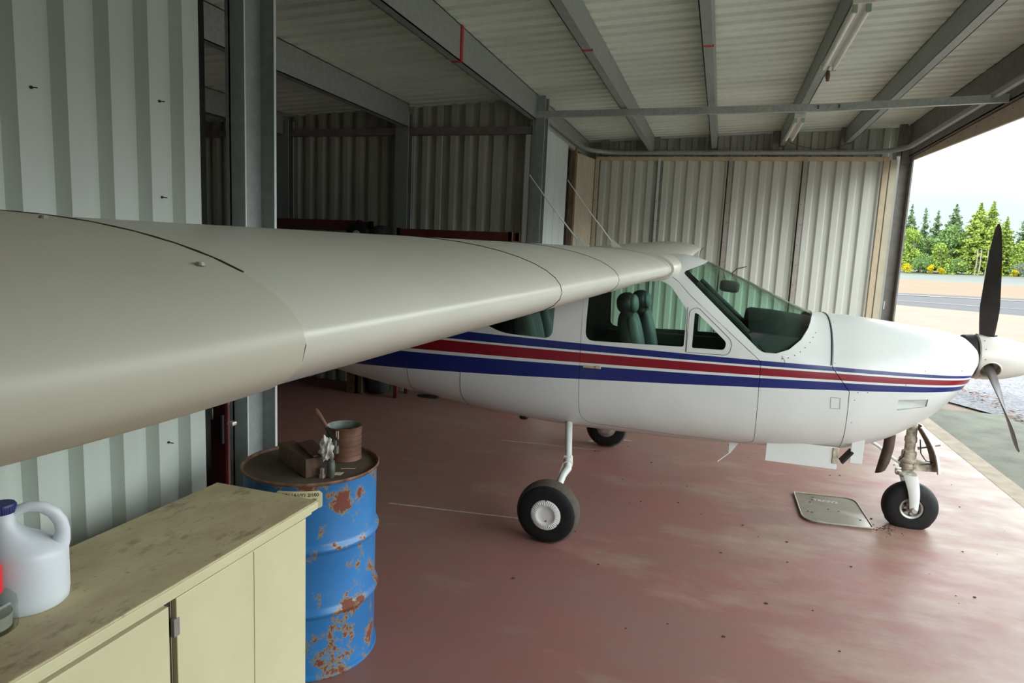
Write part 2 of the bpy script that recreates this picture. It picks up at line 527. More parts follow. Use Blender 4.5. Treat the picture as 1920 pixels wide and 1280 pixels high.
# the front header beam above the hangar opening, its door rail and soffit board
hd = thing('door_header', (XF, 4, 3.6), 'deep brown-grey header beam over the open hangar front', 'beam')
bm = B(); zt = ROOF(XF)
channel(bm, XF, -4, YW + .02, 3.60, zt, .09, 1, t=.01)
mk('beam', bm, galv_dark, hd)
def wedge_board():
    bm = B()
    ys = [-4, 7.25, 11.2]; zb_ = [3.30, 3.395, 3.545]
    vs = []
    for y, z in zip(ys, zb_):
        vs.append([bm.verts.new(q) for q in ((2.54, y, z), (2.57, y, z), (2.57, y, 3.60), (2.54, y, 3.585))])
    for a, b in zip(vs, vs[1:]):
        for k in range(4): bm.faces.new((a[k], a[(k + 1) % 4], b[(k + 1) % 4], b[k]))
    bm.faces.new(vs[0]); bm.faces.new(vs[-1][::-1])
    for k in range(24):
        y = 11 - k * .48
        tube(bm, [(2.545, y, 3.56 - .004 * k), (2.537, y, 3.56 - .004 * k)], .007, 6, 1)
    return bm
mk('weather_board', wedge_board(), [board_mat, dark_line], hd)['label'] = 'pale pinkish board with screws along the bottom of the header'
# curved sliding-door rail
rail = thing('door_rail', (0, YW - .1, 3.66), 'curved galvanised sliding door rail over the folded doors', 'rail')
pts = []
R_ = .62
pts.append((XC + .03, 8.25, 3.66)); pts.append((XC + .03, YW - .14 - R_, 3.66))
for k in range(1, 12):
    a = pi - k * (pi / 2) / 12
    pts.append((XC + .03 + R_ + R_ * cos(a), YW - .14 - R_ + R_ * sin(a), 3.66))
pts.append((XC + .03 + R_, YW - .14, 3.66)); pts.append((XF - .12 - R_, YW - .14, 3.66))
for k in range(1, 12):
    a = pi / 2 - k * (pi / 2) / 12
    pts.append((XF - .12 - R_ + R_ * cos(a), YW - .14 - R_ + R_ * sin(a), 3.66))
pts.append((XF - .12, YW - .14 - R_, 3.66)); pts.append((XF - .12, -4, 3.66))
bm = B(); tube(bm, pts, .036, 8)
mk('rail', bm, galv, rail, smooth=40)
# hanger brackets between roof edge and rail
for x in (-2.0, -1.16, -.3, .66, 1.62, 2.40):
    bm = B(); box(bm, (x - .05, YW - .10, 3.62), (x + .05, YW - .02, ROOF(x) - .004), 0, .004)
    mk('rail_bracket', bm, galv_dark, rail)
# slim tie beam from the far column to the header
tb = thing('tie_beam', (0, 8.0, 3.63), 'thin galvanised tie beam crossing below the purlins to the door header', 'beam')
bm = B()
for (xa, ya, za), (xb, yb, zb_) in (((-2.42, 8.02, 3.63), (.98, 7.93, 3.63)), ((.93, 7.925, 3.63), (2.50, 7.66, 3.625))):
    A, C_ = Vector((xa, ya, za)), Vector((xb, yb, zb_)); L = (C_ - A).length
    rot = Matrix.Rotation(atan2(C_.y - A.y, C_.x - A.x), 4, 'Z')
    mid = (A + C_) / 2
    box(bm, mid - Vector((L / 2, .025, .038)), mid + Vector((L / 2, .025, .038)), 0, 0, rot)
mk('channel', bm, galv_light, tb)
bm = B(); screws(bm, [(.85, 7.895, 3.64), (.85, 7.895, 3.62), (1.05, 7.87, 3.64), (1.05, 7.87, 3.62)], .008, (0, -1, 0)); mk('bolt', bm, dark_line, tb)

# steel columns
def c_column(x_out, y0, y1, depth_x, zt, label, name='steel_column', light=True):
    t = thing(name, (x_out - depth_x / 2, (y0 + y1) / 2, 0), label, 'column', 'galvanised columns holding the roof')
    bm = B()
    box(bm, (x_out - depth_x, y0, 0), (x_out, y0 + .008, zt))        # near flange
    box(bm, (x_out - depth_x, y1 - .008, 0), (x_out, y1, zt))       # far flange
    box(bm, (x_out - depth_x + .02, y0, 0), (x_out - depth_x + .03, y1, zt))  # web
    mk('web_and_flanges', bm, galv, t)
    bm = B(); box(bm, (x_out, y1 - .012, 0), (x_out + .004, y1 + .006, zt)); box(bm, (x_out, y0, 0), (x_out + .002, y0 + .008, zt))  # pale strips put the light on the flange edges into colour
    mk('flange_edge', bm, edge_mat, t)['label'] = 'flange edge coloured bright as if catching the light'
    if x_out == -2.19:
        bm = B(); box(bm, (-2.425, 8.02, 0), (-2.36, 8.03, 3.40)); mk('lit_flange_strip', bm, edge_mat, t)  # pale strip stands in for the lit flange of a wall post
    bm = B(); box(bm, (x_out - depth_x - .03, y0 - .03, 0), (x_out + .03, y1 + .03, .012), 0, .002); mk('base_plate', bm, galv, t)
    return t
c_column(-2.305, 2.80, 3.035, .112, ROOF(-2.3) - .30, 'large galvanised steel column standing behind the blue drum')
c_column(-2.19, 8.0, 8.17, .15, ROOF(-2.3) - .02, 'far galvanised steel column where the thin tie beam starts')
c_column(-4.02, 8.0, 8.12, .19, ROOF(-4.1) - .10, 'dark steel column between the two stretches of back wall girt')
c_column(-5.86, 8.0, 8.12, .22, ROOF(-5.9) - .10, 'dark steel column at the left end of the back wall girt')
bm = B(); box(bm, (-2.62, 2.74, 0), (-2.54, 2.80, ROOF(-2.45) - .02), 0, .003)
tag(mk('trim_2', bm, int_dark), 'dark end post of the ribbed partition wall', 'trim', kind='structure')
# girts along the back wall
for xa, xb, lab in ((-8.8, -6.08, 'leftmost dark girt on the back wall'), (-5.86, -4.21, 'dark girt on the back wall left of its column'), (-4.02, -2.35, 'dark girt on the back wall right of its column')):
    bm = B(); box(bm, (xa, 8.02, 3.41), (xb, 8.115, 3.50), 0, .004)
    g = mk('wall_girt', bm, galv_dark, loc=((xa + xb) / 2, 8.07, 3.45)); tag(g, lab, 'beam', 'girts on the dark back wall')

# right-hand post of the opening
t = thing('corner_post', (2.5, 11.2, 0), 'brown-grey steel corner post at the edge of the open doorway', 'column')
bm = B(); box(bm, (2.40, 11.22, 0), (2.55, 11.235, 3.72)); box(bm, (2.53, 11.08, 0), (2.55, 11.235, 3.72)); mk('post', bm, galv_dark, t)
bm = B(); box(bm, (2.41, 11.2, 3.5), (2.53, 11.22, 4.05), 0, .004); mk('bracket', bm, galv_dark, t)
bm = B(); tube(bm, [(2.55, 11.15, 2.95), (2.575, 11.14, 2.965)], .01, 6); box(bm, (2.40, 11.17, 1.35), (2.415, 11.2, 1.47), 0, .003); mk('door_catch', bm, edge_mat, t)

# sliding hangar doors, folded along the side wall
DX = [-2.13, -1.10, .0, 1.09, 2.22]
dlabs = ['pale ribbed hangar door leaf next to the tan one, partly behind the whip aerials', 'pale ribbed hangar door leaf right of the white screwed batten',
         'pale ribbed hangar door leaf above the windscreen', 'pale ribbed hangar door leaf nearest the open doorway']
for i in range(4):
    xa, xb = DX[i], DX[i + 1]; y = 11.2
    t = thing('door_%d' % (i + 1), ((xa + xb) / 2, y, 0), dlabs[i], 'hangar door', kind='structure')
    bm = B(); corrugated(bm, (xa + .07, y), (xb - .03, y), .06, 3.54, out=(0, -1), pitch=.197, fl=.082, sl=.024, depth=.045)
    o = mk('door_sheet', bm, door_mat, t); o.modifiers.new('t', 'SOLIDIFY').thickness = .002
    bm = B(); box(bm, (xa, y - .02, 3.535), (xb, y + .035, 3.60), 0, .004); box(bm, (xa, y - .02, .02), (xb, y + .035, .08), 0, .004)
    mk('door_rail_frame', bm, tan_mat, t)
    bm = B(); box(bm, (xa - .012, y - .035, .02), (xa + .02 + (.028 if i != 1 else .01), y - .005, 3.57), 0, .002)
    sc = [(xa + .01 + .02 * (k % 2), y - .035, .4 + k * .31) for k in range(10)]
    screws(bm, sc, .007, (0, -1, 0), 1)
    mk('door_batten', bm, [edge_mat if i == 1 else (rib_mat if i == 0 else M('grey_batten', (.36, .33, .29), .5, .1, .1, 6)), dark_line], t)
    bm = B(); box(bm, (xa + .022, y - .004, .05), (xa + .075, y + .03, 3.55), 0, .002); mk('door_stile', bm, galv_dark, t)
    if i == 3:
        bm = B(); box(bm, (xb - .045, y - .03, .02), (xb + .03, y + .03, 3.60), 0, .003); mk('edge_frame', bm, tan_mat, t)
bm = B(); box(bm, (2.27, 11.19, .0), (2.36, 11.26, 3.56), 0, .004)
tag(mk('trim_3', bm, rib_mat), 'narrow pale strip between the last door leaf and the corner post', 'trim', kind='structure')
# the tan leaf turned round the corner
t = thing('door_5', (-2.25, 10.7, 0), 'tan finely ribbed door leaf turned round the corner', 'hangar door', kind='structure')
bm = B(); corrugated(bm, (-2.31, 10.33), (-2.15, 11.16), .06, 3.55, out=(1, 0), pitch=.083, fl=.045, sl=.008, depth=.012); o = mk('door_sheet', bm, rib_mat, t); o.modifiers.new('t', 'SOLIDIFY').thickness = .002
bm = B(); box(bm, (-2.36, 10.22, .02), (-2.27, 10.34, 3.60), 0, .004); mk('edge_frame', bm, wood, t)['label'] = 'dark brown timber edge of the tan door'
bm = B(); screws(bm, [(-2.302, 10.40, .4 + .35 * k) for k in range(9)] + [(-2.15, 11.1, .4 + .35 * k) for k in range(9)], .007, (1, 0, 0)); mk('screw', bm, dark_line, t)
# header over the side opening
bm = B(); box(bm, (XC - .05, 8.25, 3.55), (XC + .012, 10.35, 3.60), 0, .004)
tag(mk('trim_4', bm, galv_light), 'light steel strip above the smooth bluish wall panel', 'trim', kind='structure')

# fluorescent lights under the purlin
def fluo(y0, L, label):
    x = .765; zc = ROOF(.715) - .24
    t = thing('fluorescent_light', (x, y0 + L / 2, zc), label, 'ceiling light', 'twin tube lights on one purlin')
    bm = B(); prism(bm, rounded([(x - .06, zc - .045), (x + .06, zc - .045), (x + .045, zc), (x - .045, zc)], .006), 'y', y0, y0 + L)
    mk('light_housing', bm, white_paint, t)
    for sx_ in (-1, 1):
        xx = x + sx_ * .042
        bm = B(); tube(bm, [(xx, y0 + .05, zc - .075), (xx, y0 + L - .05, zc - .075)], .019, 12); mk('light_tube', bm, tube_mat, t, smooth=40)
        for yy in (y0 + .03, y0 + L - .05):
            bm = B(); box(bm, (xx - .016, yy, zc - .098), (xx + .016, yy + .022, zc - .04), 0, .004); mk('tube_holder', bm, M('greenish_holder', (.35, .48, .36), .5), t)
    bm = B(); box(bm, (x - .066, y0 - .004, zc - .05), (x + .066, y0 + .006, zc + .01), 0, .002); mk('end_plate', bm, white_paint, t)
    return t
f1 = fluo(5.13, 1.52, 'nearer twin fluorescent light under the roof purlin')
bm = B(); tube(bm, [(.77, 6.66, 3.68), (.77, 6.68, 3.64), (.775, 6.70, 3.60)], [.012, .02, .012], 8); mk('pull_fitting', bm, rust_mat, f1)['label'] = 'small rusty fitting at the end of the light'
fluo(8.85, 1.4, 'farther twin fluorescent light, beyond the thin tie beam')
bm = B()
pts = [(.77 + .10 * k, 10.25 + .06 * k, 3.66 - .10 * sin(pi * k / 9) + .01 * k) for k in range(10)]
tube(bm, pts, .004, 5)
tag(mk('electric_wire', bm, dark_line, loc=(.77, 10.25, 3.66)), 'thin dark wire hanging from the farther fluorescent light', 'wire')

# ------------------------------------------------------------------ setting: ground outside
def strip(name, near, far, mat, label, kind='structure', sub=1, z0=0):
    """ground between two lines given by two points each"""
    bm = B()
    rows = []
    for (a, b) in (near, far):
        a, b = Vector(a), Vector(b)
        rows.append([a + (b - a) * t for t in (-6, -2, -1, 0, .5, 1, 2, 6)])
    va = [[bm.verts.new(p) for p in r] for r in rows]
    for i in range(7): bm.faces.new((va[0][i], va[0][i + 1], va[1][i + 1], va[1][i]))
    for f in bm.faces:
        if f.normal.z < 0: f.normal_flip()
    return tag(mk(name, bm, mat), label, name.replace('_', ' '), kind=kind)
sand = M('orange_sand', (.165, .100, .056), .95, 0, .12, .3, 0)
sandp = M('pale_sand', (.178, .137, .100), .95, 0, .10, .5, 0)
asph = M('asphalt', (.034, .034, .038), .85, 0, .12, .8, fine=.1)
runw = M('weathered_runway', (.095, .110, .10), .9, 0, .1, .1)
grassm = M('mown_grass', (.105, .135, .045), .95, 0, .2, .2)
L1 = ((9.88, 43.98, -.12), (15.0, 40.0, -.12))
L2 = ((14.7, 66.5, -.10), (25.5, 68.5, -.10))
L3 = ((24.3, 110, .59), (38.7, 104, .54))
L4 = ((31.9, 145, 1.29), (51.1, 138, 1.55))
L5 = ((34.0, 156, 1.55), (54, 149, 1.75))
L6 = ((60, 260, 3.2), (110, 250, 3.2))
bm = B()
vs = [(2.84, -30, -.13), (60, -30, -.13), (60, 5, -.12)] 
a = Vector(L1[0]); b = Vector(L1[1]); d = b - a
poly = [(2.84, -40, -.13), (120, -40, -.13), tuple(a + d * 12), tuple(b), tuple(a), tuple(a - d * 12), (-40, 12.2, -.13), (2.84, 12.2, -.13)]
f = bm.faces.new([bm.verts.new(p) for p in poly])
bm.normal_update()
if f.normal.z < 0: f.normal_flip()
tag(mk('sand_ground', bm, sandp), 'bright pale sand between hangar and road', 'ground', kind='structure')
strip('asphalt_road', L1, L2, asph, 'dark asphalt taxi road with a white edge line beyond the sand')
strip('sand_verge', L2, L3, sand, 'orange sand verge between the road and the runway')
strip('runway', L3, L4, runw, 'pale grey-green runway in front of the trees')
strip('grass_strip', L4, L5, grassm, 'bright grass strip at the foot of the trees')
strip('forest_floor', L5, L6, M('forest_soil', (.05, .06, .025), .95), 'dark ground under the trees')
def lineon(A, Bv, t0, w, z):
    bm = B(); A, Bv = Vector(A), Vector(Bv); d = (Bv - A).normalized(); s = Vector((-d.y, d.x, 0)) * w / 2
    q = [A - d * 60 - s, A + d * 120 - s, A + d * 120 + s, A - d * 60 + s]
    va = [bm.verts.new(p + Vector((0, 0, z))) for p in q]; f = bm.faces.new(va)
    bm.normal_update()
    if f.normal.z < 0: f.normal_flip()
    return bm
wl_ = M('road_paint', (.24, .24, .24), .8)
tag(mk('trim_5', lineon((13.6, 60.8, -.10), (23.6, 61.8, -.10), 0, .9, .03), wl_), 'white line along the far side of the asphalt road', 'road line', kind='structure')
tag(mk('trim_6', lineon((11.1, 49.5, -.11), (18.0, 46.8, -.11), 0, .25, .03), wl_), 'thin white line along the near side of the asphalt road', 'road line', kind='structure')
# apron and gravel in front of the hangar
bm = B(); box(bm, (2.85, -6, -.14), (4.35, 10.9, -.04), 0)
for v in bm.verts:
    if v.co.x > 4 and v.co.y > 0: v.co.x -= .15
tag(mk('concrete_apron', bm, M('greenish_concrete', (.14, .145, .11), .9, 0, .25, 3, .004, fine=.15)), 'mossy grey concrete apron outside the hangar', 'apron', kind='structure')  # greenish grey tone with random variation
gm, gn, gb = newmat('crushed_gravel')
vo = nd(gn, 'ShaderNodeTexVoronoi'); vo.inputs['Scale'].default_value = 28; lk(gn, objco(gn), vo.inputs['Vector'])
lk(gn, mixc(gn, ramp(gn, vo.outputs['Color'], [(.1, 0.), (.9, 1.)]), (.10, .105, .115), (.24, .245, .26)), gb.inputs['Base Color'])
gb.inputs['Roughness'].default_value = .95
bump(gn, gb, vo.outputs['Distance'], .02, .8)
bm = B()
poly = [(4.1, -6), (9, -6), (9.6, 4), (8.2, 9), (7.8, 14), (6.6, 17.5), (4.6, 16.4), (3.4, 12.4), (4.1, 11.1)]
f = bm.faces.new([bm.verts.new((x, y, -.10)) for x, y in poly]); bm.normal_update()
if f.normal.z < 0: f.normal_flip()
tag(mk('gravel_bed', bm, gm), 'grey crushed gravel beside the concrete apron', 'gravel', kind='stuff')
bm = B(); rnd = random.Random(3)
for k in range(260):
    y = rnd.uniform(7.5, 13); x = 4.2 + rnd.gauss(0, .10) + (0.3 if y < 9 else 0)
    s = rnd.uniform(.02, .06); a = rnd.uniform(0, pi)
    quad(bm, [(x + s * cos(a), y + s * sin(a), -.035), (x - s * sin(a) * .4, y + s * cos(a) * .4, -.02), (x - s * cos(a), y - s * sin(a), -.03), (x + s * sin(a) * .4, y - s * cos(a) * .4, -.03)])
tag(mk('dry_leaves', bm, M('dry_leaf', (.20, .10, .06), .9)), 'brown dry leaves between the apron and the gravel', 'leaves', kind='stuff')

# ------------------------------------------------------------------ the aeroplane
YC = 5.43
plane = thing('airplane', (0, YC, 0), 'white high-wing light aircraft with blue and red stripes, parked in the hangar', 'airplane')
ST = [  # x, half width, top, bottom, height of greatest width
 (-6.20, .05, 1.50, 1.30, 1.40), (-5.0, .19, 1.60, 1.08, 1.36), (-4.0, .32, 1.68, .90, 1.30), (-3.07, .44, 1.78, .745, 1.24),
 (-2.4, .53, 1.88, .665, 1.20), (-1.95, .57, 1.94, .625, 1.18), (-1.3, .605, 1.985, .575, 1.16), (-.9, .61, 2.0, .565, 1.15),
 (-.3, .61, 2.0, .565, 1.15), (-.15, .608, 1.972, .568, 1.15), (.1, .60, 1.872, .575, 1.14), (.4, .585, 1.735, .59, 1.13), (.60, .57, 1.645, .60, 1.13),
 (.70, .56, 1.61, .605, 1.13), (.80, .55, 1.603, .613, 1.13), (.95, .54, 1.597, .63, 1.14), (1.16, .515, 1.578, .69, 1.16), (1.32, .485, 1.56, .775, 1.19), (1.49, .435, 1.54, .90, 1.24),
 (1.61, .37, 1.52, 1.03, 1.29), (1.68, .315, 1.50, 1.13, 1.32), (1.725, .25, 1.475, 1.20, 1.34), (1.75, .19, 1.45, 1.25, 1.35)]
def pchip(xs, ys):
    n = len(xs); h = [xs[i + 1] - xs[i] for i in range(n - 1)]; d = [(ys[i + 1] - ys[i]) / h[i] for i in range(n - 1)]
    mm = [d[0]] + [0 if d[i - 1] * d[i] <= 0 else 3 * (h[i - 1] + h[i]) / ((2 * h[i] + h[i - 1]) / d[i - 1] + (h[i] + 2 * h[i - 1]) / d[i]) for i in range(1, n - 1)] + [d[-1]]
    def f(x):
        x = max(xs[0], min(xs[-1], x)); i = 0
        while i < n - 2 and x > xs[i + 1]: i += 1
        t = (x - xs[i]) / h[i]
        return (ys[i] * (1 + 2 * t) * (1 - t) ** 2 + h[i] * mm[i] * t * (1 - t) ** 2 + ys[i + 1] * t * t * (3 - 2 * t) + h[i] * mm[i + 1] * t * t * (t - 1))
    return f
XS = [s[0] for s in ST]
FW, FT, FB, FM = [pchip(XS, [s[k] for s in ST]) for k in (1, 2, 3, 4)]
NU = pchip([-6.2, -3, -.9, -.2, .3, .8, 1.4, 1.75], [2.1, 2.4, 2.9, 2.8, 2.45, 2.4, 2.3, 2.0])
NL = pchip([-6.2, -3, -.9, .4, .9, 1.4, 1.75], [2.1, 2.6, 3.4, 3.4, 3.0, 2.3, 2.0])
def ring(x, off, n=72):
    w, zt, zb, zm = FW(x) - off, FT(x) - off, FB(x) + off, FM(x)
    out = []
    for k in range(n):
        a = 2 * pi * k / n
        c_, s_ = cos(a), sin(a)
        e = NU(x) if s_ >= 0 else NL(x)
        yy = w * math.copysign(abs(c_) ** (2 / e), c_)
        h = (zt - zm) if s_ >= 0 else (zm - zb)
        zz = zm + h * math.copysign(abs(s_) ** (2 / e), s_)
        out.append((x, YC + yy, zz))
    return out
def side_y(x, z, off=0):
    """y of the near side of the fuselage at x, z"""
    w, zt, zb, zm = FW(x) + off, FT(x) + off, FB(x) - off, FM(x)
    e = NU(x) if z >= zm else NL(x)
    q = abs(z - zm) / ((zt - zm) if z >= zm else (zm - zb))
    return YC - w * max(0, 1 - min(1, q) ** e) ** (1 / e)
def shell(name, off0, off1, x0, x1, mats, inner_mi=1, ends=0.012, step=.06):
    bm = B()
    for off, flip, mi, xx0, xx1 in ((off0, False, 0, x0, x1), (off1, True, inner_mi, x0 + ends, x1 - ends)):
        n = max(4, int((xx1 - xx0) / step)); xs = [xx0 + (xx1 - xx0) * i / n for i in range(n + 1)]
        rs = [[bm.verts.new(p) for p in ring(x, off)] for x in xs]
        fs = []
        for a, b in zip(rs, rs[1:]):
            for k in range(len(a)):
                k2 = (k + 1) % len(a)
                fs.append(bm.faces.new((a[k], b[k], b[k2], a[k2])))
        fs.append(bm.faces.new(rs[0])); fs.append(bm.faces.new(rs[-1][::-1]))
        for f in fs:
            f.material_index = mi
            if flip: f.normal_flip()
    bm.verts.index_update()
    me = bpy.data.meshes.new(name)
    for v in bm.verts: v.co -= plane.location
    bm.to_mesh(me); bm.free()
    for q in mats: me.materials.append(q)
    o = bpy.data.objects.new(name, me); link(o, plane)
    return o
def cutter(poly, ylo, yhi, ax='y'):
    bm = B(); prism(bm, poly, ax, ylo, yhi)
    o = mk('cut', bm, [skin, int_dark], plane); return o
def grow(poly, d):
    """offset a polygon outwards by d (counter clockwise or not)"""
    n = len(poly); A = sum(poly[i][0] * poly[(i + 1) % n][1] - poly[(i + 1) % n][0] * poly[i][1] for i in range(n))
    s = 1 if A > 0 else -1; out = []
    for i in range(n):
        p0, p, p1 = [Vector(q) for q in (poly[i - 1], poly[i], poly[(i + 1) % n])]
        t = (p1 - p0)
        if t.length < 1e-9: out.append(tuple(p)); continue
        t.normalize(); out.append(tuple(p + Vector((t.y, -t.x)) * s * d))
    return out
DOOR = rounded([(-.965, 1.86), (-.955, 1.2), (-.945, .665), (.265, .640), (.335, .66), (.325, 1.275), (-.19, 1.705), (-.30, 1.815), (-.40, 1.86)], [.02, 0, .13, 0, .10, .02, 0, .08, .05])
WIN = rounded([(-.925, 1.80), (-.925, 1.322), (-.205, 1.335), (-.205, 1.60), (-.335, 1.765), (-.42, 1.80)], [.06, .07, .02, .02, .03, .03])
TRI = rounded([(-.148, 1.333), (-.148, 1.585), (-.12, 1.575), (.085, 1.39), (.075, 1.335)], [.012, .015, .015, .05, .03])
TRI_R = rounded([(-.185, 1.30), (-.185, 1.60), (-.13, 1.625), (.125, 1.40), (.11, 1.30)], [.01, .03, .05, .07, .06])
REAR = rounded([(-1.175, 1.80), (-1.175, 1.312), (-1.62, 1.325), (-1.95, 1.50), (-1.98, 1.80)], [.05, .08, .12, .15, .05])
WS = rounded([(-.262, 1.865), (.30, 1.358), (.335, 1.338), (.42, 1.338), (.50, 1.37), (.575, 1.44), (.625, 1.52), (.655, 1.585), (.71, 1.66), (.8, 2.2), (-.08, 2.2), (-.085, 1.945)], [.03, 0, .03, 0, 0, 0, 0, 0, 0, 0, 0, .06])
COWL = [(.775, 2.0), (.785, 1.27), (.905, 1.115), (.925, .4), (2.0, .4), (2.0, 2.0)]
body = shell('fuselage', 0, .014, -6.2, 1.75, [skin, int_dark])
dr = shell('cabin_door', 0, .014, -1.3, .6, [skin, int_dark])
cw = shell('engine_cowling', -.002, .012, .5, 1.75, [skin, black_mat])
gl_shell = lambda nm: shell(nm, .004, .008, -2.3, .95, [glass, glass], inner_mi=0)
c = cutter(COWL, 4.5, 6.4); boolean(body, c, 'DIFFERENCE'); drop(c)
c = cutter(grow(COWL, -.004), 4.5, 6.4); boolean(cw, c, 'INTERSECT'); drop(c)
c = cutter(DOOR, 4.5, YC - .05); boolean(body, c, 'DIFFERENCE'); drop(c)
c = cutter(grow(DOOR, -.0035), 4.5, YC - .05); boolean(dr, c, 'INTERSECT'); drop(c)
for P_ in (WIN, TRI):
    c = cutter(P_, 4.5, 6.4); boolean(body, c, 'DIFFERENCE'); drop(c)
    c = cutter(P_, 4.5, 6.4); boolean(dr, c, 'DIFFERENCE'); drop(c)
for P_ in (REAR, WS):
    c = cutter(P_, 4.5, 6.4); boolean(body, c, 'DIFFERENCE'); drop(c)
for nm, P_ in (('door_window', WIN), ('quarter_window', TRI), ('rear_window', REAR)):
    for lo, hi in ((4.5, YC - .02), (YC + .02, 6.4)):
        g = gl_shell(nm)
        c = cutter(grow(P_, .0), lo, hi); c.data.materials.clear(); c.data.materials.append(glass)
        boolean(g, c, 'INTERSECT'); drop(c); setsmooth(g.data, 30)
g = gl_shell('windshield'); c = cutter(WS, 4.5, 6.4); c.data.materials.clear(); c.data.materials.append(glass)
boolean(g, c, 'INTERSECT'); drop(c); setsmooth(g.data, 30)
for o in (body, dr, cw): setsmooth(o.data, 28)

def surfline(pts, off=.0008, seg=10):
    out = []
    for (x0, z0), (x1, z1) in zip(pts, pts[1:]):
        for k in range(seg): 
            t = k / seg; x, z = x0 + (x1 - x0) * t, z0 + (z1 - z0) * t
            out.append((x, side_y(x, z, off), z))
    x, z = pts[-1]; out.append((x, side_y(x, z, off), z))
    return out
bm = B()
tube(bm, surfline(TRI_R + [TRI_R[0]], seg=2), .0016, 5)
tube(bm, surfline([(-1.93, 1.02), (-1.95, .78), (-1.93, .66)]), .0018, 5)
tube(bm, surfline([(-2.44, 1.0), (-2.45, .72)]), .0018, 5)
tube(bm, surfline([(.455, 1.325), (.48, 1.29), (.47, 1.25)], seg=4), .0010, 5)
# access square on the panel in front of the door
sq = [(.795, 1.065), (.855, 1.065), (.860, .99), (.800, .99), (.795, 1.065)]
tube(bm, surfline(sq, seg=3), .0010, 5)
tube(bm, surfline([(-.2, 1.62), (-.188, 1.32), (-.19, 1.30)], seg=4), .0018, 5)
mk('panel_seam', bm, dark_line, plane)
bm = B()
rv = [(.46, 1.305), (.50, 1.315), (.54, 1.335), (.575, 1.36), (.605, 1.39), (.635, 1.425), (.655, 1.46), (.672, 1.49)]
rv += [(.96, 1.115), (1.02, 1.12), (.945, 1.06), (.945, .90), (1.25, 1.19), (1.36, 1.29), (1.40, 1.26), (.80, 1.30), (.80, 1.56), (.95, .72), (1.60, 1.30)]
for x, z in rv:
    y = side_y(x, z, .0); tube(bm, [(x, y + .001, z), (x, y - .0022, z)], .0042, 6)
for k in range(22):
    x = -1.72 + k * .033; z = 1.262 + .0006 * k; y = side_y(x, z); tube(bm, [(x, y + .001, z), (x, y - .0015, z)], .0015, 5)
mk('fastener', bm, galv_dark, plane)
# thin black rubber seal round the cowling gap and windscreen base
bm = B(); tube(bm, [(x_, y_, z_) for x_, y_, z_ in [(.70, side_y(.70, 1.59), 1.59)]] + [(.70, side_y(.70, 1.605, .002), 1.605)], .001, 4)
bm.free()
bm = B(); tube(bm, [(p[0] - .0, p[1], p[2]) for p in ring(.778, -.001, 72) if p[2] > 1.275], .0045, 6); mk('cowl_seal', bm, black_mat, plane, smooth=40)
# door handle
bm = B(); y = side_y(-.88, 1.135)
box(bm, (-.925, y - .012, 1.118), (-.79, y - .002, 1.138), 0, .004); box(bm, (-.83, y - .02, 1.120), (-.79, y - .010, 1.145), 0, .004)
mk('door_handle', bm, M('handle_metal', (.55, .48, .34), .4, .3), plane)['label'] = 'pale metal door handle on the red stripe'
# air outlet on the cowling
SC = [(1.215, 1.085), (1.405, 1.098), (1.405, 1.045), (1.215, 1.01)]
bm = B()
fr = [bm.verts.new((x, side_y(x, z, .001), z)) for x, z in SC]
dp = [bm.verts.new((x, side_y(x, z) + (.05 if x < 1.3 else .004), z)) for x, z in SC]
for k in range(4): bm.faces.new((fr[k], fr[(k + 1) % 4], dp[(k + 1) % 4], dp[k]))
bm.faces.new(dp)
vents = mk('cowl_vent', bm, skin, plane)
c = cutter(SC, 4.5, YC - .2); boolean(cw, c, 'DIFFERENCE'); drop(c); setsmooth(cw.data, 28)

# wings
def foil(x):
    yt = 5 * (.2969 * sqrt(x) - .126 * x - .3516 * x * x + .2843 * x ** 3 - .1036 * x ** 4)
    m_, p_ = .013, .4
    yc_ = m_ / p_ ** 2 * (2 * p_ * x - x * x) if x < p_ else m_ / (1 - p_) ** 2 * ((1 - 2 * p_) + 2 * p_ * x - x * x)
    return yt, yc_
def section(y, c, t, xle, zle, n=28, grow_=0):
    up, lo = [], []
    for k in range(n + 1):
        b = pi * k / n; x = .5 * (1 - cos(b)); yt, yc_ = foil(x)
        up.append((xle - c * x, y, zle + c * (yc_ + t * yt) + grow_)); lo.append((xle - c * x, y, zle + c * (yc_ - t * yt) - grow_))
    return up[::-1] + lo[1:-1]
def loftsec(bm, secs, mi=0):
    rs = [[bm.verts.new(p) for p in s] for s in secs]
    for a, b in zip(rs, rs[1:]):
        for k in range(len(a)):
            f = bm.faces.new((a[k], a[(k + 1) % len(a)], b[(k + 1) % len(a)], b[k])); f.material_index = mi
    bm.faces.new(rs[0]); bm.faces.new(rs[-1][::-1])
def wpar(y):
    """chord, thickness, leading edge x and z at spanwise y"""
    s = abs(y - YC) / 5.33
    c = 1.72 + (1.20 - 1.72) * s
    zle = 1.883 + (-.016 * s if y < YC else .255 * s)
    return c, .142, -.33, zle
def wsec(y, g=0): c, t, x, z = wpar(y); return section(y, c, t, x, z, grow_=g)
SEAM = .475
bm = B(); loftsec(bm, [wsec(SEAM + (YC - SEAM) * k / 12) for k in range(13)]); rw = mk('wing', bm, wing_mat, plane, smooth=50)
rw['label'] = 'near wing, dusty cream leading edge'
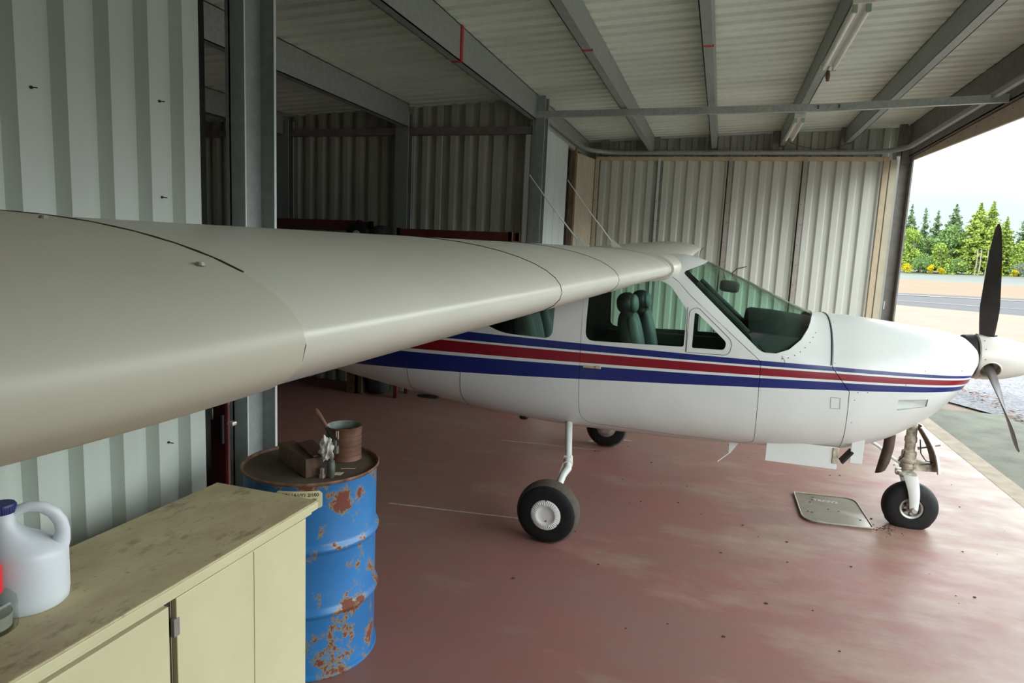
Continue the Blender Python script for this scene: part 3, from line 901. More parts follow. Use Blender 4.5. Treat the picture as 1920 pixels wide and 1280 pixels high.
def tipcap(y0, y1, name):
    bm = B(); sg = 1 if y1 > y0 else -1
    secs = []
    L = abs(y1 - y0)
    for k in range(15):
        t = k / 14; y = y0 + (y1 - y0) * t
        c, th, x, z = wpar(y0)
        f = sqrt(max(0, 1 - (max(0, t - .62) / .38) ** 2)) * .97 + .03
        sw = .024 * (t / .45) ** 1.6
        cc = c * (.80 + .20 * f) - sw
        secs.append(section(y, cc, th * c * (.12 + .88 * f) / cc * (1 + .06 * min(t, .5)), x - c * .10 * (1 - f) - sw, z + .02 * (1 - f) * c - .016 * min(t, .6), grow_=.0025 * f))
    loftsec(bm, secs); return mk(name, bm, cap_mat, plane, smooth=50)
tc_ = tipcap(SEAM - .001, .07, 'wingtip'); tc_['label'] = 'yellowed plastic wingtip cap of the near wing'
bm = B(); loftsec(bm, [wsec(YC + 5.0 * k / 12) for k in range(13)]); mk('wing', bm, wing_mat, plane, smooth=50)
tipcap(YC + 5.0, YC + 5.36, 'wingtip')
def upper(y, xs, off=.0006):
    c, t, xle, zle = wpar(y); out = []
    for x in xs:
        q = (xle - x) / c; yt, yc_ = foil(max(0, q)); out.append((x, y, zle + c * (yc_ + t * yt) + off))
    return out
def fullseam(y, lo=.6, r=.0012):
    s = wsec(y, .0004); n = 28
    return s[8:n + 12]
bm = B(); tube(bm, upper(SEAM, [-1.35 + (1.35 - .395) * k / 40 for k in range(41)], .0012), .0022, 6)
mk('wing_seam', bm, M('open_cap_joint', (.05, .035, .02), .8), plane)['label'] = 'dark open joint between wing and tip cap'
bm = B()
for y in (1.42, 2.28):
    tube(bm, [Vector(p) for p in wsec(y, .0004)[12:44]], .0012, 5)
tube(bm, [Vector(p) for p in wsec(4.6, .0004)[12:30]], .001, 5)
mk('wing_seam', bm, dark_line, plane)
bm = B()
for x in (-.585, -.412):
    p = upper(SEAM - .03, [x], .003)[0]; lathe(bm, [(0, .0012), (.003, .001), (.0045, -.002)], 'z', p, 12)

box(bm, (-.402, .462, 1.7925), (-.396, .468, 1.796), 0, .001)
mk('cap_screw', bm, alu, plane)
# fairing where the wing meets the cabin
bm = B()
pts = []
rs = []
for k in range(9):
    t = k / 8; y = 4.80 + .55 * t
    rs.append(section(y, .80 - .1 * t, .26 + .02 * t, -.312 + .06 * sin(t * pi / 2), 1.882 + .012 * t))
loftsec(bm, rs); mk('wing_root_fairing', bm, wing_mat, plane, smooth=50)

# tail surfaces (mostly hidden by the near wing)
bm = B()
fin = []
for k in range(8):
    t = k / 7; z = 1.5 + 1.05 * t; xle = -5.05 - .85 * t; c = 1.15 - .55 * t
    s = section(0, c, .10, xle, 0)
    fin.append([(x, YC + zz * .9, z) for x, _, zz in s])
loftsec(bm, fin); mk('tail_fin', bm, skin, plane, smooth=50)
bm = B()
loftsec(bm, [section(YC + y, .9 - .12 * abs(y), .09, -5.5 - .08 * abs(y), 1.42) for y in (-1.75, -1, 0, 1, 1.75)]); mk('tailplane', bm, skin, plane, smooth=50)

# whip aerials
for (x, y, tx, tz, w) in ((-1.035, YC - .18, -1.545, 2.585, 1), (-.83, YC + .32, -1.34, 2.60, 1)):
    z0 = 2.02
    bm = B(); prism(bm, [(x + .05, z0 - .02), (x - .075, z0 - .02), (x - .10, z0 + .075), (x - .082, z0 + .085)], 'y', y - .008, y + .008)
    for v in bm.verts:
        if v.co.z > z0 + .03: v.co.y = y + (v.co.y - y) * .4
    tube(bm, [(x - .085, y, z0 + .06), ((x + tx) / 2 - .05, y, (z0 + tz) / 2 + .03), (tx, y, tz)], [.0075, .006, .004], 6)
    mk('whip_aerial', bm, gear_white, plane)
bm = B(); tube(bm, [(.08, YC - .05, 1.86), (.12, YC - .10, 1.905), (.19, YC - .12, 1.925)], .004, 6); mk('temperature_probe', bm, galv_dark, plane)
bm = B(); tube(bm, [(-.16, YC - .1, 1.98), (-.155, YC - .1, 2.03), (-.14, YC - .1, 2.055)], .005, 6); mk('roof_probe', bm, galv_dark, plane)

# cabin interior
def pillow(bm, c, d, rx=0, mi=0, n=14, p=3.0):
    c = Vector(c); R_x = Matrix.Rotation(rx, 3, 'Y'); rs = []
    for i in range(n + 1):
        ph = -pi / 2 + pi * i / n; r_ = []
        for k in range(2 * n):
            th = 2 * pi * k / (2 * n)
            f = lambda v, e: math.copysign(abs(v) ** (2 / e), v)
            v = Vector((d[0] * f(cos(ph), p) * f(cos(th), p), d[1] * f(cos(ph), p) * f(sin(th), p), d[2] * f(sin(ph), p)))
            r_.append(bm.verts.new(c + R_x @ v))
        rs.append(r_)
    for a, b in zip(rs, rs[1:]):
        for k in range(2 * n):
            f_ = bm.faces.new((a[k], a[(k + 1) % (2 * n)], b[(k + 1) % (2 * n)], b[k])); f_.material_index = mi
    bmesh.ops.remove_doubles(bm, verts=bm.verts, dist=1e-5)
for (sx_, sy_) in ((-.62, 5.17), (-.575, 5.70), (-1.45, 5.17), (-1.45, 5.70)):
    bm = B(); pillow(bm, (sx_ + .02, sy_, 1.20), (.085, .225, .36), -.22)
    st = mk('seat_back', bm, seat_mat, plane, smooth=60)
    for j in range(4):
        bm = B(); pillow(bm, (sx_ + .075, sy_ - .105 + .07 * j, 1.21), (.035, .037, .33), -.22, p=2.4); mk('seat_pleat', bm, seat_side, st, smooth=60)
    bm = B(); pillow(bm, (sx_ + .075, sy_ - .175, 1.20), (.05, .05, .33), -.22, p=2.4); mk('seat_bolster', bm, seat_side, st, smooth=60)
    bm = B(); pillow(bm, (sx_ + .26, sy_, .90), (.25, .22, .09)); mk('seat_cushion', bm, seat_mat, st, smooth=60)
    if sx_ > -1:
        bm = B(); pillow(bm, (sx_ - .055, sy_, 1.60), (.078, .14, .084), -.15, p=2.3); hr_ = mk('headrest', bm, seat_mat, st, smooth=60)
        bm = B(); pillow(bm, (sx_ + .000, sy_, 1.602), (.034, .125, .070), -.15, p=2.3); mk('headrest_highlight', bm, seat_side, hr_, smooth=60)  # paler bulge stands in for the highlight on the headrest front
        bm = B(); tube(bm, [(sx_ - .03, sy_ - .05, 1.48), (sx_ - .04, sy_ - .05, 1.58)], .006, 6); tube(bm, [(sx_ - .03, sy_ + .05, 1.48), (sx_ - .04, sy_ + .05, 1.58)], .006, 6); mk('headrest_post', bm, alu, st)
bm = B(); box(bm, (-1.7, YC - .40, .70), (.66, YC + .40, .74)); mk('cabin_floor', bm, int_dark, plane)
bm = B(); box(bm, (-2.1, YC - .42, .80), (-2.07, YC + .42, 1.75)); mk('cabin_bulkhead', bm, int_dark, plane)
# instrument panel with its hood
bm = B()
sec = [(.20, .98), (.20, 1.30), (.285, 1.43), (.275, 1.52), (.225, 1.60), (.25, 1.612), (.40, 1.605), (.50, 1.595), (.60, 1.585), (.70, 1.575), (.74, 1.40), (.74, .98)]
rr = []
for k in range(13):
    u = -1 + 2 * k / 12
    sh = .14 * abs(u) ** 2.2
    rr.append([bm.verts.new((x, YC + u * min(.55, FW(min(x, .7)) - .035) * (1 if z < 1.3 else (1 - max(0, x - .3) * .55)), z - (sh if z > 1.3 else 0))) for x, z in sec])
for a, b in zip(rr, rr[1:]):
    for k in range(len(sec) - 1): bm.faces.new((a[k], b[k], b[k + 1], a[k + 1]))
bm.faces.new(rr[0]); bm.faces.new(rr[-1][::-1])
ip = mk('instrument_panel', bm, black_mat, plane, smooth=40)
bm = B(); lathe(bm, [(0, .0), (.02, .004), (.032, .004), (.036, 0), (.036, -.02)], 'z', (.505, YC - .275, 1.535), 20); mk('air_vent', bm, galv_dark, ip)
for yy in (5.17, 5.70):
    bm = B()
    cpt = [( .06, yy + .12 * cos(a), 1.20 + .11 * sin(a)) for a in [pi * (.75 + 1.5 * k / 20) for k in range(21)]]
    tube(bm, cpt, .013, 8); tube(bm, [cpt[0], (.07, yy, 1.18), cpt[-1]], .011, 6); tube(bm, [(.07, yy, 1.18), (.20, yy, 1.20)], .014, 8)
    mk('control_yoke', bm, black_mat, plane)
# a sun visor and dark strap of the door post
bm = B(); pillow(bm, (.080, YC + .02, 1.765), (.075, .10, .045), .1, p=4); mk('sun_visor', bm, int_dark, plane, smooth=50)
bm = B(); tube(bm, [(.03, YC + .02, 1.87), (.05, YC + .02, 1.80)], .006, 6); mk('visor_arm', bm, galv_dark, plane)
bm = B(); tube(bm, [(-.15, side_y(-.15, 1.79) + .03, 1.79), (.16, side_y(.16, 1.52) + .035, 1.52), (.36, side_y(.36, 1.335) + .035, 1.335)], .022, 8)
tube(bm, [(-.15, 2 * YC - side_y(-.15, 1.79) - .03, 1.79), (.36, 2 * YC - side_y(.36, 1.335) - .035, 1.335)], .022, 8); mk('windshield_post', bm, int_dark, plane)
bm = B(); box(bm, (-.95, YC + .50, 1.20), (.1, YC + .58, 1.30), 0, .01); box(bm, (-.95, YC - .58, 1.20), (.1, YC - .50, 1.30), 0, .01); mk('arm_rest', bm, int_dark, plane)

# propeller
HX, HZ = 1.845, 1.365
pr = []
def blade(ang, name='propeller_blade'):
    """ang from straight up; positive swings towards the camera"""
    bm = B(); R0, R1 = .10, .935
    up = Vector((-.03, -sin(ang), cos(ang))); up.normalize()
    ax = Vector((1, 0, 0)); ax = (ax - up * ax.dot(up)).normalized(); tg = ax.cross(up).normalized()
    secs = []
    for k in range(25):
        t = k / 24; r = R0 + (R1 - R0) * t
        ch = (.075 + .062 * min(1, t / .30) ** .8) if t < .30 else .137 - .012 * (t - .3) / .7
        ch = ch if t < .62 else ch * sqrt(max(.0, 1 - ((t - .62) / .385) ** 2.4))
        ch = max(ch, .012)
        th = .045 * (1 - t) ** 1.6 + .007
        tw = radians(62 - 48 * min(1, t * 1.15) ** .75)
        cd = tg * cos(tw) + ax * sin(tw); nd_ = ax * cos(tw) - tg * sin(tw)
        o_ = Vector((HX, YC, HZ)) + up * r
        n = 16
        secs.append([tuple(o_ + cd * (ch / 2 * cos(2 * pi * j / n)) + nd_ * (th / 2 * sin(2 * pi * j / n)) * (1.2 if sin(2 * pi * j / n) > 0 else .5)) for j in range(n)])
    loftsec(bm, secs)
    return mk(name, bm, prop_mat, plane, smooth=50)
for a in (0, 2 * pi / 3, -2 * pi / 3): blade(a)
bm = B()
lathe(bm, [(0, -.075), (.150, -.075), (.158, -.068), (.160, -.05), (.158, .04), (.145, .12), (.118, .21), (.080, .30), (.04, .365), (.015, .392), (0, .40)], 'x', (HX, YC, HZ), 48)
spn = mk('spinner', bm, [spin_mat, black_mat], plane)
for a in (2 * pi / 3, -2 * pi / 3, 0):
    up = Vector((0, -sin(a), cos(a)))
    bm = B(); tube(bm, [Vector((HX, YC, HZ)) + up * .10, Vector((HX, YC, HZ)) + up * .2], .062, 20, flat=1)
    c = mk('cut', bm, [spin_mat, black_mat], plane); boolean(spn, c, 'DIFFERENCE'); drop(c)
    bm = B()
    o_ = Vector((HX, YC, HZ)); t1 = Vector((1, 0, 0)); t2 = up.cross(t1)
    cir = []
    for k in range(25):
        b_ = 2 * pi * k / 24; q = t1 * (.065 * cos(b_)) + t2 * (.065 * sin(b_))
        rr_ = q.dot(t2); hgt = sqrt(max(0, (.160 - max(0, q.x) ** 2 * 1.2) ** 2 - rr_ * rr_))
        cir.append(o_ + q + up * hgt)
    tube(bm, cir, .005, 6, caps=False); mk('blade_collar', bm, spin_mat, spn)
setsmooth(spn.data, 40)
bm = B()
for k in range(14):
    a = 2 * pi * k / 14
    p = Vector((HX - .045, YC + .160 * cos(a), HZ + .160 * sin(a))); tube(bm, [p, p + Vector((0, cos(a), sin(a))) * .003], .004, 6)
mk('spinner_screw', bm, galv_dark, spn)
bm = B(); lathe(bm, [(0, 1.70), (.150, 1.70), (.156, 1.755), (0, 1.756)], 'x', (0, YC, HZ), 40); mk('prop_flange', bm, black_mat, plane)

# wheels
def tyre(bm, c, R, w, ri, flat=0.0, mi=0, mt=1):
    prof = []
    n = 20
    for k in range(n + 1):
        a = pi * k / n
        u = -cos(a); v = sin(a)
        hw = w / 2 * math.copysign(abs(u) ** .75, u)
        rr_ = ri + (R - ri) * abs(v) ** .62
        prof.append((rr_, hw))
    prof = [(ri - .012, -w / 2 * .75)] + prof + [(ri - .012, w / 2 * .75)]
    lathe(bm, prof, 'y', c, 64, mif=lambda j: mt if 6 <= j <= 15 else mi)
    for v in bm.verts:
        if v.co.z < c[2] - R + flat:
            d = c[2] - R + flat - v.co.z; v.co.z = c[2] - R + flat
            v.co.y = c[1] + (v.co.y - c[1]) * (1 + d * 5)
def main_gear(side):
    yw = YC + side * 1.235; x = -.985; R = .219
    bm = B(); cz = R - .010
    tyre(bm, (x, yw, cz), R, .155, .105, .010)
    for v in bm.verts: v.co.z = max(v.co.z, .0)
    wh = mk('main_wheel', bm, [black_rub, tread_mat], plane, smooth=50)
    bm = B()
    yo = yw + side * .062
    prof = [(0, .012), (.030, .013), (.055, .016), (.062, .022), (.066, .024), (.100, .018), (.108, .010), (.112, -.002), (.105, -.03)]
    lathe(bm, [(r, side * h) for r, h in prof], 'y', (x, yo, cz), 48)
    for k in range(40):
        a = 2 * pi * k / 40
        p0 = Vector((x + .070 * cos(a), yo + side * .0245, cz + .070 * sin(a))); p1 = Vector((x + .100 * cos(a), yo + side * .0185, cz + .100 * sin(a)))
        tube(bm, [p0, p1], .0024, 5)
    hc = mk('hubcap', bm, hub_white, wh, smooth=40)
    bm = B()
    for a, r in ((pi / 2, .103), (pi * 1.18, .103), (-pi * .18, .103), (-pi * .46, .040)):
        p = Vector((x + r * cos(a), yo + side * .013, cz + r * sin(a))); tube(bm, [p, p + Vector((0, side * .008, 0))], .0048, 8)
    mk('hubcap_screw', bm, black_mat, hc)
    bm = B(); lathe(bm, [(0, -.02), (.06, -.02), (.105, 0), (.105, .05), (.0, .05)], 'y', (x, yw - side * .07, cz), 32); mk('wheel_rim', bm, alu, wh)
    bm = B()
    a = Vector((-1.06, YC + side * .37, .66)); b = Vector((-.945, YC + side * .86, .468)); 
    tube(bm, [a, b], [.029, .026], 16)
    mk('gear_leg', bm, gear_white, plane, smooth=40)
    bm = B()
    d = (b - a).normalized()
    tube(bm, [b - d * .03, b + d * .055], .034, 16); box(bm, b - Vector((.032, .02, .006)), b + Vector((.022, .02, .030)), 0, .004)
    mk('gear_clamp', bm, gear_white, plane, smooth=40)
    bm = B(); pp = [b + d * .03, b + d * .09 + Vector((0, 0, -.004)), b + Vector((-.005, side * .12, -.075)), b + Vector((-.02, side * .21, -.15)), Vector((x - .01, yw - side * .11, cz + .02)), Vector((x, yw - side * .05, cz))]
    tube(bm, pp, [.027, .027, .026, .024, .022, .020], 14); mk('gear_axle_arm', bm, gear_white, plane, smooth=50)
    bm = B(); tube(bm, [b + d * .02 + Vector((-.02, 0, .02)), b + Vector((-.03, side * .10, -.05)), b + Vector((-.045, side * .22, -.16))], .006, 6); mk('brake_line', bm, gear_white, plane, smooth=50)
main_gear(-1); main_gear(1)

# nose gear
nx, ny, nR = 1.535, YC + .12, .193
bm = B(); tyre(bm, (nx, ny, nR - .032), nR, .14, .085, .032)
for v in bm.verts:
    v.co.z = max(0, v.co.z)
    if v.co.z < .04: v.co.x = nx + (v.co.x - nx) * 1.05
nw = mk('nose_wheel', bm, [black_rub, black_rub], plane, smooth=50)
cz = nR - .032
bm = B(); lathe(bm, [(.022, -.060), (.022, -.045), (.050, -.040), (.060, -.034), (.066, -.058), (.080, -.062), (.088, -.055), (.088, .055), (0, .055)], 'y', (nx, ny, cz), 40)
for k in range(8):
    a = 2 * pi * k / 8; p = Vector((nx + .042 * cos(a), ny - .045, cz + .042 * sin(a))); tube(bm, [p, p + Vector((0, -.014, 0))], .008, 8)
mk('wheel_rim', bm, alu, nw, smooth=30)
bm = B()
for k in range(6):
    a = 2 * pi * (k + .5) / 6; p = Vector((nx + .050 * cos(a), ny - .036, cz + .050 * sin(a))); tube(bm, [p, p + Vector((0, -.012, 0))], .011, 8)
mk('rim_hole', bm, black_mat, nw)
for sd_ in (-1, 1):
    bm = B(); yy = ny + sd_ * .092
    top = Vector((nx - .045, yy, .425)); axl = Vector((nx + .005, yy, cz))
    rs = []
    for k in range(9):
        t = k / 8; p = top.lerp(axl, t) + Vector((.014 * sin(pi * t), 0, 0)); w_ = .050 - .022 * t; th = .014
        rs.append([(p.x - w_, p.y - th * .4, p.z), (p.x - w_ * .6, p.y - th, p.z), (p.x + w_ * .6, p.y - th, p.z), (p.x + w_, p.y - th * .4, p.z), (p.x + w_, p.y + th * .4, p.z), (p.x - w_, p.y + th * .4, p.z)])
    loftsec(bm, rs); mk('nose_fork', bm, gear_white, plane, smooth=50)
    bm = B(); lathe(bm, [(0, -.02), (.016, -.02), (.024, -.012), (.026, .02), (0, .02)], 'y', (axl.x, axl.y + sd_ * .008, axl.z), 20); mk('axle_nut', bm, alu, plane)
bm = B()
lathe(bm, [(0, .39), (.048, .39), (.055, .40), (.055, .43), (.038, .44), (.034, .452), (.054, .46), (.058, .475), (.052, .500), (.064, .512), (.064, .53), (.050, .545), (.052, .57), (.050, .59), (.036, .60), (.036, .66), (.042, .665), (.042, .70), (.036, .71), (.036, .88), (0, .88)], 'z', (nx - .048, ny, 0), 28)
box(bm, (nx - .115, ny - .06, .405), (nx + .01, ny + .06, .432), 0, .006)
mk('nose_strut', bm, gear_dirty, plane, smooth=35)
bm = B()
rs = [[(x, ny + s * w2, z) for s, z in ((-1, zc_ + hh), (1, zc_ + hh), (1, zc_ - hh), (-1, zc_ - hh))] for x, zc_, w2, hh in ((nx - .02, .50, .05, .045), (nx + .06, .485, .03, .033), (nx + .16, .475, .018, .018))]
loftsec(bm, rs); mk('torque_link', bm, gear_dirty, plane, smooth=30)
bm = B()
tube(bm, [(nx - .10, ny, .49), (nx - .155, ny - .02, .525), (nx - .26, ny, .60), (nx - .33, ny, .64)], .012, 8)
tube(bm, [(nx - .09, ny - .03, .43), (nx - .12, ny - .04, .44), (nx - .13, ny - .04, .43)], .006, 6); box(bm, (nx - .125, ny - .03, .40), (nx - .09, ny + .02, .445), 0, .006)
mk('drag_link', bm, gear_white, plane, smooth=40)
bm = B()
tube(bm, [(nx + .0, ny - .05, .70), (nx + .01, ny - .07, .60), (nx + .05, ny - .07, .545), (nx + .10, ny - .05, .535), (nx + .09, ny - .04, .52), (nx + .03, ny - .06, .51)], .0045, 6)
tube(bm, [(nx - .09, ny - .05, .60), (nx - .10, ny - .07, .56), (nx - .13, ny - .06, .52)], .0045, 6)
mk('brake_hose', bm, black_mat, plane)
bm = B(); tube(bm, [(nx + .01, ny - .02, .625), (nx + .145, ny - .02, .665)], .006, 6); tube(bm, [(nx + .0, ny - .02, .622), (nx + .02, ny - .02, .628)], .011, 8); mk('door_push_rod', bm, galv_dark, plane)
# curved nose gear door in front of the strut
bm = B()
fr_, bk_ = [], []
for k in range(11):
    t = k / 10; x = 1.545 + .155 * t + .030 * sin(pi * t); z = .80 - .345 * t; w_ = .085 * (1 - .25 * t)
    for L_, dx_ in ((fr_, .010), (bk_, 0)):
        L_.append([bm.verts.new((x + dx_ - .035 * (j / 2 - 1) ** 2, ny + w_ * (j / 2 - 1) * 1.25, z)) for j in range(5)])
for L_ in (fr_, bk_):
    for a, b in zip(L_, L_[1:]):
        for j in range(4):
            f = bm.faces.new((a[j], a[j + 1], b[j + 1], b[j])); f.material_index = 0 if L_ is fr_ else 1
for j in (0, 4):
    for k in range(10): bm.faces.new((fr_[k][j], fr_[k + 1][j], bk_[k + 1][j], bk_[k][j])).material_index = 1
for j in range(4):
    bm.faces.new((fr_[0][j], fr_[0][j + 1], bk_[0][j + 1], bk_[0][j])); bm.faces.new((fr_[10][j], fr_[10][j + 1], bk_[10][j + 1], bk_[10][j])).material_index = 1
mk('nose_gear_door', bm, [gear_white, M('grimy_brown_inside', (.16, .11, .08), .6, .1, .3, 16)], plane, smooth=40)
# exhaust pipe
bm = B(); p = [(1.285, 5.30, .76), (1.283, 5.30, .66), (1.265, 5.29, .56), (1.245, 5.285, .48)]
tube(bm, p, [.040, .040, .040, .038], 20, flat=.9)
for v in bm.verts:
    if v.co.z < .51: v.co.z += (v.co.x - 1.245) * .8
mk('exhaust_pipe', bm, exhaust, plane, smooth=50)
# open belly doors and cowl flap
bm = B(); box(bm, (.425, 4.99, .532), (.90, 5.002, .69), 0, .002); mk('gear_bay_door', bm, skin, plane)
bm = B(); box(bm, (.985, 5.02, .585), (1.065, 5.03, .77), 0, .002); mk('gear_bay_door', bm, skin, plane)
bm = B(); box(bm, (.865, 4.982, .575), (.905, 4.99, .69), 0, .004); mk('hinge_bracket', bm, gear_dirty, plane)
bm = B(); box(bm, (.0, -.05, -.010), (.11, .05, .010), 0, .004)
bmesh.ops.transform(bm, matrix=Matrix.Translation((.935, 5.06, .575)) @ Matrix.Rotation(-.95, 4, 'Y'), verts=bm.verts); mk('cowl_flap', bm, black_mat, plane)
bm = B(); prism(bm, [(.17, .62), (.24, .62), (.185, .53), (.175, .53)], 'y', 5.07, 5.08); mk('belly_aerial', bm, skin, plane)
bm = B(); tube(bm, [(.18, 5.075, .532), (.10, 5.02, .47)], .003, 5); mk('drain_wire', bm, gear_white, plane)
bm = B(); pillow(bm, (-1.44, 5.07, .618), (.035, .03, .022)); mk('belly_drain', bm, black_mat, plane)
bm = B(); pillow(bm, (-2.32, 5.10, .685), (.10, .03, .014)); mk('gear_well', bm, black_mat, plane)

# ------------------------------------------------------------------ cabinet by the wall
cm, cn, cb = newmat('cream_cabinet_paint')
co = objco(cn)
c0 = mixc(cn, ramp(cn, noise(cn, 3, 4, co=co), [(.35, 0.), (.65, 1.)]), (.50, .475, .29), (.55, .52, .325))
lk(cn, c0, cb.inputs['Base Color']); cb.inputs['Roughness'].default_value = .5
tm, tn, tb_ = newmat('dusty_cabinet_top')
co = objco(tn)
g1 = ramp(tn, noise(tn, 2.6, 6, .68, co, (1.6, .8, 1)), [(.40, 0.), (.62, 1.)])
c0 = mixc(tn, g1, (.50, .445, .26), (.39, .315, .185))
c0 = mixc(tn, ramp(tn, noise(tn, 6, 6, .7, co, (2, .8, 1)), [(.55, 0.), (.68, .75)]), c0, (.18, .11, .065))
c0 = mixc(tn, ramp(tn, noise(tn, 30, 3, .6, co), [(.62, 0.), (.72, .4)]), c0, (.08, .05, .03))
lk(tn, c0, tb_.inputs['Base Color']); tb_.inputs['Roughness'].default_value = .6
cab = thing('cabinet', (-1.78, 1.0, 0), 'long cream painted cabinet with a stained top beside the ribbed wall', 'cabinet')
bm = B(); box(bm, (-2.0, -.60, .06), (-1.57, 2.235, .862)); box(bm, (-1.95, -.55, 0), (-1.62, 2.19, .06)); mk('cabinet_body', bm, cm, cab)
bm = B(); box(bm, (-2.02, -.62, .862), (-1.512, 2.258, .900), 0, .004); mk('cabinet_top', bm, tm, cab)
bm = B(); box(bm, (-1.5135, -.61, .864), (-1.509, 2.257, .894), 0, .002); box(bm, (-1.57, -.6, .838), (-1.535, 2.25, .862), 0, .002); mk('cabinet_top_edge', bm, cm, cab)
for y0, y1, dz, nm in ((1.545, 2.228, 0, 0), (.76, 1.515, -.012, 1), (-.02, .73, -.006, 2)):
    bm = B(); box(bm, (-1.568, y0, .07), (-1.548, y1, .826 + dz), 0, .0025)
    d_ = mk('cabinet_door', bm, cm, cab)
    bm = B()
    ys_ = y0 - .002
    for zz in (.14, .70): box(bm, (-1.560, ys_ - .012, zz), (-1.545, ys_ + .012, zz + .06), 0, .002)
    mk('hinge', bm, galv_dark, d_)
    if nm == 0:
        bm = B(); box(bm, (-1.5485, 1.906, .072), (-1.5474, 1.9085, .822)); mk('board_joint', bm, dark_line, d_)
bm = B(); box(bm, (-1.571, 1.518, .07), (-1.5695, 1.542, .829)); box(bm, (-1.5705, -.6, .829), (-1.569, 2.233, .837)); mk('door_gap', bm, dark_line, cab)

# ------------------------------------------------------------------ white jug and clear bottle
jx, jy, jz = -1.808, 1.278, .9015
jugm, jn, jb = newmat('milky_plastic')
jb.inputs['Base Color'].default_value = (.66, .70, .74, 1); jb.inputs['Roughness'].default_value = .38
jb.inputs['Subsurface Weight'].default_value = .25; jb.inputs['Subsurface Radius'].default_value = (.03, .03, .03)
jug = thing('plastic_jug', (jx, jy, jz), 'white plastic gallon jug with a dark blue cap on the cabinet', 'jug')
bm = B()
rs = []
n = 40
prof = [(0, .080, 0), (.006, .085, 0), (.03, .088, 0), (.11, .0885, 0), (.145, .089, 0), (.150, .0875, 0), (.157, .0885, 0), (.172, .082, -.006), (.186, .070, -.018), (.200, .057, -.031), (.216, .045, -.043), (.232, .036, -.052), (.248, .030, -.058), (.266, .0275, -.062), (.284, .027, -.062)]
for h, r, dx in prof:
    dx *= .73; ring_ = []
    for k in range(n):
        a = 2 * pi * k / n; x = r * cos(a) + dx; y = r * sin(a)
        # hollow under the handle
        if .15 < h < .258:
            f = max(0, cos(a)) ** 3 * sin(pi * (h - .15) / .108) * .020; x -= f
        ring_.append((jx + x, jy + y, jz + h))
    rs.append(ring_)
loftsec(bm, rs); mk('jug_body', bm, jugm, jug, smooth=50)
bm = B()
hp = [(-.034, .256), (-.018, .275), (.008, .283), (.038, .275), (.060, .255), (.073, .228), (.077, .200), (.074, .174), (.062, .150)]
tube(bm, [(jx + a, jy, jz + b) for a, b in hp], [.011, .0125, .013, .0135, .0135, .0135, .014, .017, .024], 14, flat=1.2)
mk('jug_handle', bm, jugm, jug, smooth=60)
bm = B(); lathe(bm, [(0, .276), (.0285, .276), (.030, .278), (.030, .298), (.028, .302), (0, .302)], 'z', (jx - .045, jy, jz), 40)
for k in range(40):
    a = 2 * pi * k / 40; p = Vector((jx - .045 + .030 * cos(a), jy + .030 * sin(a), jz + .279)); tube(bm, [p, p + Vector((0, 0, .018))], .0012, 4)
mk('jug_cap', bm, blue_cap, jug, smooth=40)
jug.rotation_euler.z = radians(50)
jug.scale = (1.12, 1.12, 1)
bx_, by_ = -1.762, 1.137
bt = thing('clear_bottle', (bx_, by_, .9015), 'clear plastic bottle with a red top in front of the white jug', 'bottle')
bm = B(); lathe(bm, [(0, 0), (.056, 0), (.063, .006), (.064, .03), (.0625, .05), (.064, .065), (.062, .08), (.050, .095), (.036, .104), (.030, .11)], 'z', (bx_, by_, .9015), 32); mk('bottle_body', bm, clear, bt, smooth=50)
bm = B(); lathe(bm, [(0, .01), (.050, .01), (.052, .045), (0, .048)], 'z', (bx_, by_, .9015), 32); mk('liquid', bm, M('murky_liquid', (.30, .30, .26), .2), bt, smooth=50)
bm = B(); lathe(bm, [(.028, .10), (.034, .104), (.035, .12), (.035, .17), (.030, .185), (0, .188)], 'z', (bx_, by_, .9015), 32); mk('bottle_top', bm, red_plastic, bt, smooth=40)

# ------------------------------------------------------------------ blue drum
DXc, DYc, DR, DH = -1.775, 2.60, .311, .930
dm, dn, db = newmat('chipped_blue_drum')
co = objco(dn)
a1 = noise(dn, 6.2, 9, .74, co, (1, 1, .9)); a2 = noise(dn, 1.3, 3, .5, co); a3 = noise(dn, 24, 4, .6, co)
base = mixc(dn, ramp(dn, a2, [(.35, 0.), (.65, 1.)]), (.020, .12, .32), (.030, .19, .46))
sp = nd(dn, 'ShaderNodeSeparateXYZ'); lk(dn, co, sp.inputs[0])
# wear gathers on the rolling hoops and rims
w_ = nd(dn, 'ShaderNodeMath', operation='PINGPONG'); lk(dn, sp.outputs[2], w_.inputs[0]); w_.inputs[1].default_value = .155
hoop = ramp(dn, w_.outputs[0], [(0, .060), (.015, .035), (.04, .0)])
hs = nd(dn, 'ShaderNodeSeparateColor'); lk(dn, hoop, hs.inputs[0])
s_ = nd(dn, 'ShaderNodeMath', operation='ADD'); lk(dn, a1, s_.inputs[0]); lk(dn, hs.outputs[0], s_.inputs[1])
def spot(prev, ang, z, rad, amt):
    v = nd(dn, 'ShaderNodeVectorMath', operation='DISTANCE'); lk(dn, co, v.inputs[0])
    v.inputs[1].default_value = (DR * cos(radians(ang)), DR * sin(radians(ang)), z)
    k = nd(dn, 'ShaderNodeMapRange'); lk(dn, v.outputs['Value'], k.inputs[0])
    k.inputs[1].default_value = 0; k.inputs[2].default_value = rad; k.inputs[3].default_value = amt; k.inputs[4].default_value = 0
    a = nd(dn, 'ShaderNodeMath', operation='ADD'); lk(dn, prev.outputs[0], a.inputs[0]); lk(dn, k.outputs[0], a.inputs[1])
    return a
for a_ in ((-33, .825, .085, .22), (-12, .84, .06, .18), (-8, .55, .07, .14), (-22, .52, .06, .12)): s_ = spot(s_, *a_)
undercoat = ramp(dn, s_.outputs[0], [(.548, 0.), (.560, 1.)])
